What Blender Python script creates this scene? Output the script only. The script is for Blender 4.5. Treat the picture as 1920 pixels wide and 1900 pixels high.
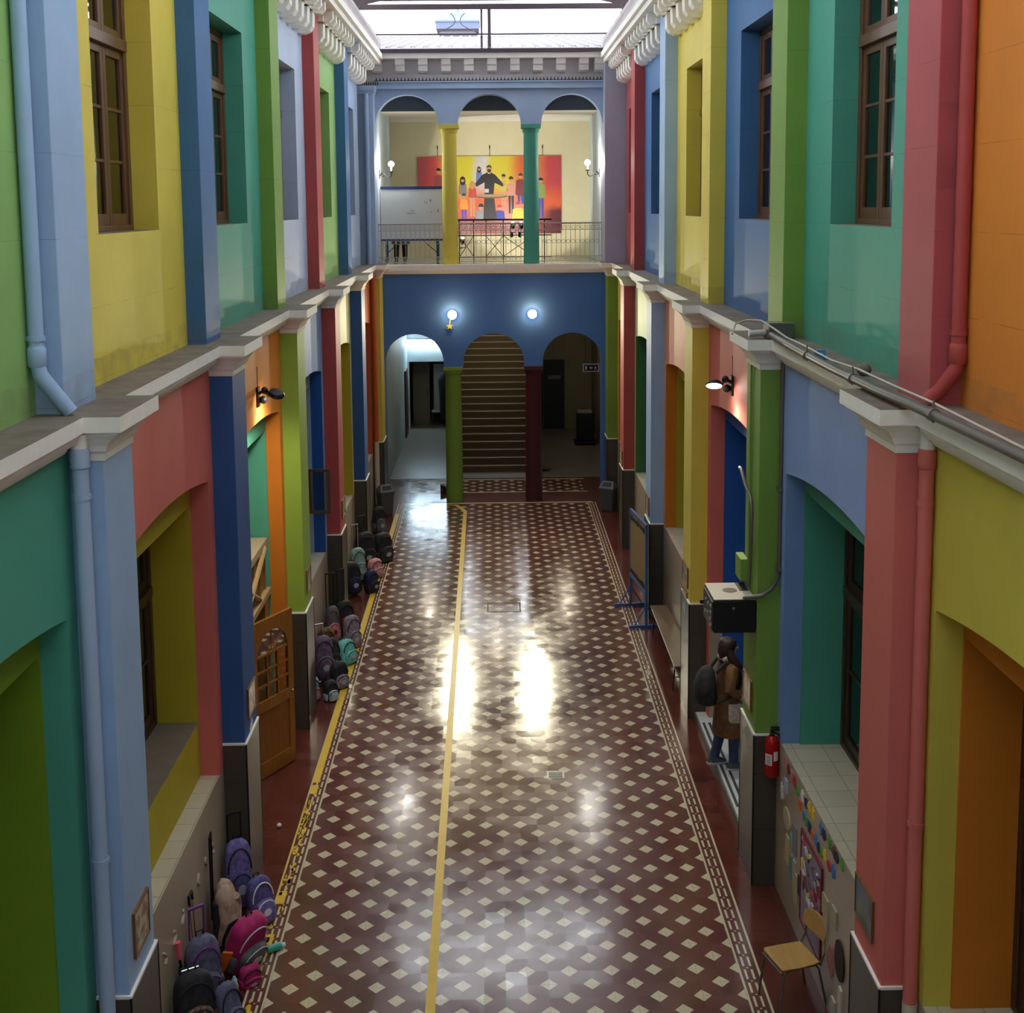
import bpy, bmesh, math, random
from mathutils import Vector, Matrix
from math import sin, cos, pi, sqrt, atan2, radians
random.seed(7)
sc = bpy.context.scene
for o in list(bpy.data.objects): bpy.data.objects.remove(o)
col = sc.collection

# ------------------------------------------------------------------ camera
F, CX, CY = 2325.4, 960.0, 663.0
YAW, PIT, ROL = .0154, .1195, -.0085
cam_d = bpy.data.cameras.new('camera')
cam = bpy.data.objects.new('camera', cam_d); col.objects.link(cam)
sc.camera = cam
cam_d.sensor_width = 36.0; cam_d.sensor_fit = 'HORIZONTAL'
cam_d.lens = F / 1920 * 36
cam_d.shift_x = 0.0
cam_d.shift_y = -(950 - CY) / 1920
cam_d.clip_end = 400; cam_d.clip_start = .1
def cam_matrix():
    cy, sy, cp, sp, cr, sr = cos(YAW), sin(YAW), cos(PIT), sin(PIT), cos(ROL), sin(ROL)
    A = Matrix(((cy, -sy, 0), (0, 0, -1), (sy, cy, 0)))
    B = Matrix(((1, 0, 0), (0, cp, -sp), (0, sp, cp)))
    D = Matrix(((cr, -sr, 0), (sr, cr, 0), (0, 0, 1)))
    R = D @ B @ A                       # rows: right, down, forward
    M = Matrix((R[0], -R[1], -R[2])).transposed().to_4x4()
    M.translation = Vector((2.1408, -10.5382, 7.2014))
    return M
cam.matrix_world = cam_matrix()

# ------------------------------------------------------------------ world, exposure
w = bpy.data.worlds.new('overcast_sky'); sc.world = w; w.use_nodes = True
bg = w.node_tree.nodes['Background']
bg.inputs[0].default_value = (.90, .95, 1.0, 1); bg.inputs[1].default_value = 3.4
vs = sc.view_settings
vs.view_transform = 'Standard'; vs.look = 'None'; vs.gamma = 1.0; vs.use_curve_mapping = False
vs.exposure = 1.35
sc.cycles.max_bounces = 8; sc.cycles.diffuse_bounces = 4; sc.cycles.glossy_bounces = 3
sc.cycles.transparent_max_bounces = 12; sc.cycles.caustics_reflective = False; sc.cycles.caustics_refractive = False
sc.cycles.sample_clamp_indirect = 6.0

# ------------------------------------------------------------------ materials
def lin(c):
    return tuple((x / 255 / 12.92) if x / 255 <= .04045 else ((x / 255 + .055) / 1.055) ** 2.4 for x in c) + (1.0,)
class NT:
    def __init__(s, name):
        s.m = bpy.data.materials.new(name); s.m.use_nodes = True
        s.t = s.m.node_tree; s.b = s.t.nodes['Principled BSDF']
    def n(s, typ, **kw):
        x = s.t.nodes.new(typ)
        for k, v in kw.items(): setattr(x, k, v)
        return x
    def l(s, a, b): s.t.links.new(a, b)
    def math(s, op, a, b=None, c=None):
        x = s.n('ShaderNodeMath', operation=op)
        for i, v in enumerate((a, b, c)):
            if v is None: continue
            if isinstance(v, (int, float)): x.inputs[i].default_value = v
            else: s.l(v, x.inputs[i])
        return x.outputs[0]
    def mix(s, fac, a, b):
        x = s.n('ShaderNodeMix', data_type='RGBA')
        for sock, v in ((x.inputs[0], fac), (x.inputs[6], a), (x.inputs[7], b)):
            if isinstance(v, (int, float)): sock.default_value = v
            elif isinstance(v, tuple): sock.default_value = v
            else: s.l(v, sock)
        return x.outputs[2]
    def pos(s):
        g = s.n('ShaderNodeNewGeometry'); return g.outputs['Position']
    def xyz(s, v=None):
        x = s.n('ShaderNodeSeparateXYZ'); s.l(v if v is not None else s.pos(), x.inputs[0]); return x.outputs
    def noise(s, scale, detail=3, rough=.55, vec=None):
        x = s.n('ShaderNodeTexNoise'); x.inputs['Scale'].default_value = scale
        x.inputs['Detail'].default_value = detail; x.inputs['Roughness'].default_value = rough
        s.l(vec if vec is not None else s.pos(), x.inputs['Vector']); return x.outputs['Fac']
    def ramp(s, f, a, b):
        x = s.n('ShaderNodeMapRange'); x.inputs[1].default_value = a; x.inputs[2].default_value = b
        s.l(f, x.inputs[0]); return x.outputs[0]
    def bump(s, h, strength=.2, dist=.01):
        x = s.n('ShaderNodeBump'); x.inputs['Strength'].default_value = strength; x.inputs['Distance'].default_value = dist
        s.l(h, x.inputs['Height']); s.l(x.outputs[0], s.b.inputs['Normal'])
def scale_c(c, k): return tuple(min(1, x * k) for x in c[:3]) + (1.0,)
MATS = {}
def paint(name, rgb, joints=False, rough=.62, var=.10):
    if name in MATS: return MATS[name]
    t = NT(name); c = lin(rgb)
    f = t.ramp(t.noise(.9, 5, .62), .3, .72)
    colr = t.mix(f, scale_c(c, 1 - var), scale_c(c, 1 + var * .6))
    g = t.ramp(t.noise(14, 3), .62, .8)
    colr = t.mix(t.math('MULTIPLY', g, .13), colr, scale_c(c, .55))
    h = t.noise(60, 3)
    if joints:
        p = t.xyz()
        # courses of large rendered blocks: level joints and staggered upright ones
        q = t.math('DIVIDE', p[2], .56); row = t.math('FLOOR', q); fz = t.math('FRACT', q)
        lz = t.math('LESS_THAN', t.math('ABSOLUTE', t.math('SUBTRACT', fz, .5)), .0055)
        q2 = t.math('ADD', t.math('DIVIDE', p[1], 1.3), t.math('MULTIPLY', row, .41))
        ly = t.math('LESS_THAN', t.math('ABSOLUTE', t.math('SUBTRACT', t.math('FRACT', q2), .5)), .0018)
        m = t.math('MULTIPLY', t.math('MAXIMUM', lz, t.math('MULTIPLY', ly, .5)), t.ramp(t.noise(1.7, 3), .42, .62))
        colr = t.mix(t.math('MULTIPLY', m, .5), colr, scale_c(c, .35))
        # a ragged band of older paint and splashes just over the ledge
        edge = t.math('ADD', 5.98, t.math('MULTIPLY', t.noise(2.6, 4), .16))
        old = t.math('MULTIPLY', t.math('LESS_THAN', p[2], edge), t.ramp(t.noise(5, 4), .35, .65))
        colr = t.mix(t.math('MULTIPLY', old, .30), colr, lin((120, 104, 88)))
    t.l(colr, t.b.inputs['Base Color'])
    t.b.inputs['Roughness'].default_value = rough; t.b.inputs['Specular IOR Level'].default_value = .3
    t.bump(h, .12, .004)
    MATS[name] = t.m; return t.m
def plain(name, rgb, rough=.5, metal=0.0, var=.08, scale=20, spec=.4, bump=0.0):
    if name in MATS: return MATS[name]
    t = NT(name); c = lin(rgb)
    f = t.noise(scale, 3)
    t.l(t.mix(f, scale_c(c, 1 - var), scale_c(c, 1 + var)), t.b.inputs['Base Color'])
    t.b.inputs['Roughness'].default_value = rough; t.b.inputs['Metallic'].default_value = metal
    t.b.inputs['Specular IOR Level'].default_value = spec
    if bump: t.bump(t.noise(scale * 4, 3), bump, .004)
    MATS[name] = t.m; return t.m
def glow(name, rgb, strength):
    if name in MATS: return MATS[name]
    t = NT(name); e = t.n('ShaderNodeEmission'); e.inputs[0].default_value = lin(rgb); e.inputs[1].default_value = strength
    t.l(e.outputs[0], t.t.nodes['Material Output'].inputs[0]); MATS[name] = t.m; return t.m
def wood(name, rgb, axis=2, rough=.38, k=.35):
    if name in MATS: return MATS[name]
    t = NT(name); c = lin(rgb)
    mp = t.n('ShaderNodeMapping'); mp.inputs['Scale'].default_value = tuple(1.2 if i == axis else 16 for i in range(3))
    t.l(t.pos(), mp.inputs[0])
    f = t.ramp(t.noise(2.2, 5, .6, mp.outputs[0]), .3, .7)
    t.l(t.mix(f, scale_c(c, 1 - k), scale_c(c, 1 + k * .5)), t.b.inputs['Base Color'])
    t.b.inputs['Roughness'].default_value = rough
    MATS[name] = t.m; return t.m
def glass(name, rgb, alpha, rough=.03):
    if name in MATS: return MATS[name]
    t = NT(name)
    tr = t.n('ShaderNodeBsdfTransparent'); tr.inputs[0].default_value = lin(rgb)
    gl = t.n('ShaderNodeBsdfGlossy'); gl.inputs['Roughness'].default_value = rough
    fr = t.n('ShaderNodeFresnel'); fr.inputs[0].default_value = 1.45
    mx = t.n('ShaderNodeMixShader'); t.l(t.math('ADD', fr.outputs[0], alpha), mx.inputs[0])
    t.l(tr.outputs[0], mx.inputs[1]); t.l(gl.outputs[0], mx.inputs[2])
    t.l(mx.outputs[0], t.t.nodes['Material Output'].inputs[0]); MATS[name] = t.m; return t.m

def tile_mat(name, rgb, size, axes, groutk=.55, gw=.008, rough=.3, off=(0, 0), var=.1):
    if name in MATS: return MATS[name]
    t = NT(name); c = lin(rgb); p = t.xyz()
    line = None; cells = []
    for k, ax in enumerate(axes):
        q = t.math('DIVIDE', t.math('ADD', p[ax], off[k]), size[k])
        cells.append(t.math('FLOOR', q))
        d = t.math('ABSOLUTE', t.math('SUBTRACT', t.math('FRACT', q), .5))
        g = t.math('GREATER_THAN', d, .5 - gw / size[k] * .5)
        line = g if line is None else t.math('MAXIMUM', line, g)
    cb = t.n('ShaderNodeCombineXYZ'); t.l(cells[0], cb.inputs[0]); t.l(cells[1], cb.inputs[1])
    wn = t.n('ShaderNodeTexWhiteNoise'); t.l(cb.outputs[0], wn.inputs['Vector'])
    f = t.math('ADD', t.math('MULTIPLY', wn.outputs['Value'], .5), t.math('MULTIPLY', t.noise(6, 4), .5))
    base = t.mix(f, scale_c(c, 1 - var), scale_c(c, 1 + var))
    t.l(t.mix(line, base, scale_c(c, groutk)), t.b.inputs['Base Color'])
    t.b.inputs['Roughness'].default_value = rough; t.b.inputs['Specular IOR Level'].default_value = .4
    MATS[name] = t.m; return t.m

def floor_material():
    t = NT('patterned_hall_tiles'); p = t.xyz(); X, Y = p[0], p[1]
    M = t.math
    def tri(v, o):     # distance to the closest lattice line v = (n + o) * .4
        q = M('FRACT', M('ADD', M('DIVIDE', v, .4), .5 - o))
        return M('MULTIPLY', M('ABSOLUTE', M('SUBTRACT', q, .5)), .4)
    d1 = M('ADD', tri(X, 0), tri(Y, 0)); d2 = M('ADD', tri(X, .5), tri(Y, .5))
    dia = M('LESS_THAN', M('MINIMUM', d1, d2), .084)
    def tl(v):
        q = M('FRACT', M('ADD', M('DIVIDE', v, .2), .5)); return M('ABSOLUTE', M('SUBTRACT', q, .5))
    joint = M('LESS_THAN', M('MINIMUM', tl(X), tl(Y)), .008)
    def band(v, a, b): return M('MULTIPLY', M('GREATER_THAN', v, a), M('LESS_THAN', v, b))
    def AND(a, b): return M('MULTIPLY', a, b)
    def OR(a, b): return M('MAXIMUM', a, b)
    field = AND(band(X, 0, 4.4), OR(band(Y, -14, 18.92), band(Y, 20.15, 21.5)))
    # border strips on both sides, mirrored about the middle of the hall
    s = M('SUBTRACT', M('ABSOLUTE', M('SUBTRACT', X, 2.2)), 2.2)
    inY = band(Y, -14, 18.98)
    lines = None
    for a in (-.002, .048, .113, .177):
        b = band(s, a, a + .022); lines = b if lines is None else OR(lines, b)
    qy = M('ABSOLUTE', M('SUBTRACT', M('FRACT', M('DIVIDE', Y, .2)), .5))      # 0.5 at the knots
    knotd = M('MULTIPLY', M('SUBTRACT', .5, qy), .2)
    km = AND(band(s, .040, .143), M('LESS_THAN', knotd, .026))
    kd = M('ADD', M('ABSOLUTE', M('SUBTRACT', s, .0915)), M('MULTIPLY', knotd, 1.4))
    kdark = AND(km, M('GREATER_THAN', kd, .020))
    kwhite = AND(km, M('LESS_THAN', kd, .014))
    lines = AND(inY, OR(AND(lines, M('SUBTRACT', 1.0, kdark)), kwhite))
    cross = AND(band(X, -.1, 4.5), OR(OR(band(Y, 18.93, 19.03), band(Y, 20.08, 20.15)), band(Y, 21.52, 21.62)))
    inner = OR(AND(band(s, -9, .2), inY), band(Y, 19.0, 21.6))
    cream, maroon, red = lin((201, 189, 158)), lin((97, 59, 52)), lin((88, 43, 34))
    wear = t.ramp(t.noise(1.3, 5, .65), .3, .75)
    fine = t.noise(22, 4)
    cb = t.n('ShaderNodeCombineXYZ')
    t.l(M('FLOOR', M('DIVIDE', X, .2)), cb.inputs[0]); t.l(M('FLOOR', M('DIVIDE', Y, .2)), cb.inputs[1])
    wn = t.n('ShaderNodeTexWhiteNoise'); t.l(cb.outputs[0], wn.inputs['Vector'])
    tv = M('ADD', M('MULTIPLY', wn.outputs['Value'], .55), M('MULTIPLY', fine, .45))
    mar = t.mix(tv, scale_c(maroon, .82), scale_c(maroon, 1.2))
    rd = t.mix(tv, scale_c(red, .85), scale_c(red, 1.15))
    crm = t.mix(fine, scale_c(cream, .86), scale_c(cream, 1.1))
    base = t.mix(inner, rd, mar)
    base = t.mix(AND(field, dia), base, crm)
    base = t.mix(OR(lines, cross), base, crm)
    base = t.mix(M('MULTIPLY', joint, t.ramp(t.noise(2.1, 3), .35, .7)), base, (.035, .025, .022, 1))
    t.l(base, t.b.inputs['Base Color'])
    rr = M('ADD', .11, M('MULTIPLY', wear, .12))
    t.l(M('ADD', rr, M('MULTIPLY', M('SUBTRACT', wn.outputs['Value'], .5), .06)), t.b.inputs['Roughness'])
    t.b.inputs['Specular IOR Level'].default_value = .72
    # every tile lies at a slightly different tilt, so reflections break up tile by tile
    sub = t.n('ShaderNodeVectorMath', operation='SUBTRACT'); t.l(wn.outputs['Color'], sub.inputs[0]); sub.inputs[1].default_value = (.5, .5, .5)
    scl = t.n('ShaderNodeVectorMath', operation='MULTIPLY'); t.l(sub.outputs[0], scl.inputs[0]); scl.inputs[1].default_value = (.012, .016, 0)
    addn = t.n('ShaderNodeVectorMath', operation='ADD'); t.l(scl.outputs[0], addn.inputs[0])
    g = t.n('ShaderNodeNewGeometry'); t.l(g.outputs['Normal'], addn.inputs[1])
    nrm = t.n('ShaderNodeVectorMath', operation='NORMALIZE'); t.l(addn.outputs[0], nrm.inputs[0])
    bp = t.n('ShaderNodeBump'); bp.inputs['Strength'].default_value = .12; bp.inputs['Distance'].default_value = .004
    t.l(t.noise(7, 3), bp.inputs['Height']); t.l(nrm.outputs[0], bp.inputs['Normal'])
    t.l(bp.outputs[0], t.b.inputs['Normal'])
    return t.m

# ------------------------------------------------------------------ mesh helper
class MB:
    def __init__(s): s.v = []; s.f = []; s.mi = []
    def quad(s, a, b, c, d, m=0):
        i = len(s.v); s.v += [tuple(a), tuple(b), tuple(c), tuple(d)]; s.f.append((i, i+1, i+2, i+3)); s.mi.append(m)
    def poly(s, pts, m=0):
        i = len(s.v); s.v += [tuple(p) for p in pts]; s.f.append(tuple(range(i, i + len(pts)))); s.mi.append(m)
    def box(s, x0, x1, y0, y1, z0, z1, m=0, M=None):
        if x0 > x1: x0, x1 = x1, x0
        if y0 > y1: y0, y1 = y1, y0
        i = len(s.v)
        P = [Vector(p) for p in ((x0,y0,z0),(x1,y0,z0),(x1,y1,z0),(x0,y1,z0),(x0,y0,z1),(x1,y0,z1),(x1,y1,z1),(x0,y1,z1))]
        if M is not None: P = [M @ p for p in P]
        s.v += [tuple(p) for p in P]
        for f in ((0,3,2,1),(4,5,6,7),(0,1,5,4),(1,2,6,5),(2,3,7,6),(3,0,4,7)):
            s.f.append(tuple(i + k for k in f)); s.mi.append(m)
        return s
    def rings(s, R, m=0, cap=True, closed=True):
        i0 = len(s.v); n = len(R[0])
        for r in R: s.v += [tuple(p) for p in r]
        for k in range(len(R) - 1):
            for j in range(n if closed else n - 1):
                a, b = i0 + k*n + j, i0 + k*n + (j+1) % n
                s.f.append((a, b, b + n, a + n)); s.mi.append(m)
        if cap and closed:
            s.f.append(tuple(i0 + j for j in range(n))[::-1]); s.mi.append(m)
            s.f.append(tuple(i0 + (len(R)-1)*n + j for j in range(n))); s.mi.append(m)
        return s
    def tube(s, pts, r, n=8, m=0, cap=True):
        pts = [Vector(p) for p in pts]; R = []; up = None
        for k, p in enumerate(pts):
            d = (pts[min(k+1, len(pts)-1)] - pts[max(k-1, 0)]).normalized()
            if up is None:
                up = Vector((0,0,1)) if abs(d.z) < .9 else Vector((1,0,0))
            u = d.cross(up).normalized(); vv = u.cross(d).normalized(); up = vv
            rr = r[k] if isinstance(r, (list, tuple)) else r
            R.append([p + (u*cos(2*pi*j/n) + vv*sin(2*pi*j/n)) * rr for j in range(n)])
        return s.rings(R, m, cap)
    def lathe(s, c, prof, n=16, m=0, cap=True, sx=1, sy=1):
        return s.rings([[(c[0]+r*cos(2*pi*j/n)*sx, c[1]+r*sin(2*pi*j/n)*sy, c[2]+z) for j in range(n)] for r, z in prof], m, cap)
    def ball(s, c, r, n=12, k=8, m=0):
        rx, ry, rz = r if isinstance(r, (tuple, list)) else (r, r, r)
        return s.rings([[(c[0]+rx*sin(t)*cos(2*pi*j/n), c[1]+ry*sin(t)*sin(2*pi*j/n), c[2]-rz*cos(t)) for j in range(n)]
                        for t in [pi*(.02+.96*i/k) for i in range(k+1)]], m)
    def prism(s, pts, axis, a, b, m=0):
        # pts in the two other axes (in x,y,z order), extruded along axis from a to b
        def mk(p, t):
            q = list(p); q.insert(axis, t); return tuple(q)
        return s.rings([[mk(p, a) for p in pts], [mk(p, b) for p in pts]], m)
    def build(s, name, mats, parent=None, smooth=False, bevel=0, M=None):
        me = bpy.data.meshes.new(name)
        me.from_pydata(s.v, [], s.f)
        if M is not None: me.transform(M)
        if not isinstance(mats, (list, tuple)): mats = [mats]
        for x in mats: me.materials.append(x)
        me.polygons.foreach_set('material_index', s.mi)
        bm = bmesh.new(); bm.from_mesh(me)
        bmesh.ops.recalc_face_normals(bm, faces=bm.faces); bm.to_mesh(me); bm.free()
        if smooth:
            me.polygons.foreach_set('use_smooth', [True] * len(me.polygons))
            try: me.set_sharp_from_angle(angle=radians(45))
            except Exception: pass
        me.update()
        o = bpy.data.objects.new(name, me); col.objects.link(o)
        if parent is not None: o.parent = parent
        if bevel:
            b = o.modifiers.new('edge', 'BEVEL'); b.width = bevel; b.segments = 2; b.limit_method = 'ANGLE'
        return o
def struct(o): o['kind'] = 'structure'; return o
def tag(o, label, cat, group=None):
    o['label'] = label; o['category'] = cat; o['kind'] = 'thing'
    if group: o['group'] = group
    return o
def thing(name, label, cat, loc=(0,0,0), rz=0, group=None):
    o = bpy.data.objects.new(name, None); col.objects.link(o)
    o.empty_display_size = .1
    o.location = loc; o.rotation_euler = (0, 0, rz)
    return tag(o, label, cat, group)
def sroot(name, loc=(0,0,0)):
    o = bpy.data.objects.new(name, None); col.objects.link(o); o.location = loc; o.empty_display_size = .1
    return struct(o)
def dup(root, loc, rz=0, label=None, group=None):
    r = root.copy(); col.objects.link(r); r.location = loc; r.rotation_euler = (0, 0, rz)
    if label: r['label'] = label
    if group: r['group'] = group
    for ch in list(root.children):
        c = ch.copy(); col.objects.link(c); c.parent = r
        for g in list(ch.children):
            d = g.copy(); col.objects.link(d); d.parent = c
    return r
# ------------------------------------------------------------------ palette
C = dict(
 lblue=(158,187,222), yellow=(224,203,84), blue=(66,112,164), teal=(82,164,142), green=(122,158,68), lav=(184,198,226),
 red=(178,78,76), mint=(146,190,112), rose=(182,86,92), orange=(226,138,56), coral=(212,112,102), lime=(144,174,66),
 sky=(120,155,205), olive=(186,170,48), amber=(206,122,36), pale=(222,214,150), salmon=(226,150,118), palegreen=(190,206,150),
 dgreen=(70,120,62), mauve=(172,174,194), steel=(166,188,218), maroon=(74,32,38), navy=(50,88,146), lime2=(114,146,58),
 royal=(36,88,170), gold=(206,190,78), leaf=(122,158,38), brick=(190,92,48), peri=(140,166,218))
def pt(n, joints=False): return paint('paint_' + n + ('_coursed' if joints else ''), C[n], joints)
m_concrete = plain('weathered_concrete', (118,108,97), .85, 0, .55, 4, .2, .6)
m_white = plain('chipped_white_plaster', (238,234,226), .7, 0, .08, 9, .3, .2)
m_plinth = tile_mat('grey_plinth_tile', (74,68,60), (.62, .62), (1, 2), .45, .006, .32)
m_black = plain('black_edge_trim', (14,14,15), .4)
m_wains = tile_mat('beige_wall_tile', (168,154,134), (.45, .62), (1, 2), .8, .004, .3)
m_ledge = tile_mat('beige_ledge_tile', (190,180,156), (.31, .31), (1, 0), .5, .008, .3, (.02, .1))
m_sill = plain('grey_sill_cement', (112,100,84), .8, 0, .2, 6)
m_wood = wood('brown_window_wood', (104,70,44))
m_wood_dark = wood('dark_window_wood', (66,44,30))
m_glass = glass('dim_window_glass', (150,160,150), .08)
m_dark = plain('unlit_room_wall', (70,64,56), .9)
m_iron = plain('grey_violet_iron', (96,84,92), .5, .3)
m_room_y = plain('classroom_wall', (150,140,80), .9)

L, RR = dict(n='left', face=-.475, s=-1, du=.24, dw=.43), dict(n='right', face=4.845, s=1, du=.21, dw=.42)
def SX(S, d): return S['face'] + S['s'] * d
PN = {'left': [-6.45, -2.33, 1.81, 5.98, 10.03, 14.20, 18.30], 'right': [-6.6, -2.38, 1.85, 6.14, 10.48, 14.91, 18.40]}
PW = .65
Z_L, Z_U, Z_T = 5.84, 5.84, 10.45
ledgeZ = {'left': 1.42, 'right': 1.65}

def arch_wall(mb, X, yA, yB, zA, zB, y0, y1, zs, rise, X2, mw=0, mj=0, n=20, soffit=None):
    """wall on the plane X with an opening y0..y1 from zA to a segmental head; its reveal runs to X2"""
    P = lambda y, z, x=X: (x, y, z)
    if y0 > yA: mb.quad(P(yA,zA), P(y0,zA), P(y0,zB), P(yA,zB), mw)
    if y1 < yB: mb.quad(P(y1,zA), P(yB,zA), P(yB,zB), P(y1,zB), mw)
    hw = (y1 - y0) / 2; yc = (y0 + y1) / 2
    if rise > 0:
        Rr = (hw*hw + rise*rise) / (2*rise)
        head = lambda y: zs + rise - Rr + sqrt(max(0, Rr*Rr - (y-yc)**2))
    else:
        head = lambda y: zs; n = 1
    ys = [y0 + (y1 - y0) * i / n for i in range(n + 1)]
    for a, b in zip(ys, ys[1:]):
        mb.quad(P(a, head(a)), P(b, head(b)), P(b, zB), P(a, zB), mw)
        mb.quad(P(a, head(a)), P(b, head(b)), P(b, head(b), X2), P(a, head(a), X2), mj if soffit is None else soffit)
    for y in (y0, y1):
        mb.quad(P(y, zA), P(y, head(y)), P(y, head(y), X2), P(y, zA, X2), mj)
    return head

# ------------------------------------------------------------------ floor
fl = MB(); fl.box(-.72, 5.09, -14, 21.75, -.2, 0)
struct(fl.build('floor', floor_material()))
m_lobby = tile_mat('grey_lobby_tile', (128,126,116), (.33, .33), (0, 1), .75, .006, .3)
fb = MB(); fb.box(-1.3, 6.2, 21.75, 33, -.2, .002)
struct(fb.build('floor', m_lobby))

# ------------------------------------------------------------------ windows
nwin = [0]
def window(S, X, y0, y1, z0, z1, ztr, rows, dark=False, toprow=True):
    """a wooden casement pair with a fanlight row; X is the outer face of the frame"""
    nwin[0] += 1
    r = sroot('window_%d' % nwin[0], (X, (y0+y1)/2, z0)); s = S['s']
    wd = m_wood_dark if dark else m_wood
    hw = (y1 - y0) / 2; H = z1 - z0; T = ztr - z0
    f = MB()
    f.box(0, s*.1, -hw, -hw+.07, 0, H).box(0, s*.1, hw-.07, hw, 0, H).box(0, s*.1, -hw+.07, hw-.07, 0, .05)
    f.box(0, s*.1, -hw+.07, hw-.07, H-.07, H); f.box(-s*.03, s*.1, -hw+.07, hw-.07, T-.04, T+.06)
    f.build('frame', wd, r, bevel=.004)
    for k in (-1, 1):
        a, b = (-hw+.07, -.004) if k < 0 else (.004, hw-.07)
        sash = MB(); st = .075
        sash.box(s*.02, s*.07, a, a+st, .05, T-.04).box(s*.02, s*.07, b-st, b, .05, T-.04)
        sash.box(s*.02, s*.07, a+st, b-st, .05, .15).box(s*.02, s*.07, a+st, b-st, T-.04-st, T-.04)
        zz = [.15 + (T-.04-st-.15) * i / rows for i in range(rows + 1)]
        for z in zz[1:-1]: sash.box(s*.025, s*.065, a+st, b-st, z-.014, z+.014)
        so = sash.build('sash', wd, r, bevel=.004)
        g = MB(); g.box(s*.042, s*.048, a+st-.01, b-st+.01, .14, T-.04-st+.01); g.build('pane', m_glass, so)
        top = MB()
        top.box(s*.02, s*.07, a, a+st, T+.06, H-.07).box(s*.02, s*.07, b-st, b, T+.06, H-.07)
        top.box(s*.02, s*.07, a+st, b-st, T+.06, T+.06+st).box(s*.02, s*.07, a+st, b-st, H-.07-st, H-.07)
        to = top.build('fanlight', wd, r, bevel=.004)
        g = MB(); g.box(s*.042, s*.048, a+st-.01, b-st+.01, T+.05+st, H-.06-st); g.build('pane', m_glass, to)
    return r

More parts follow.
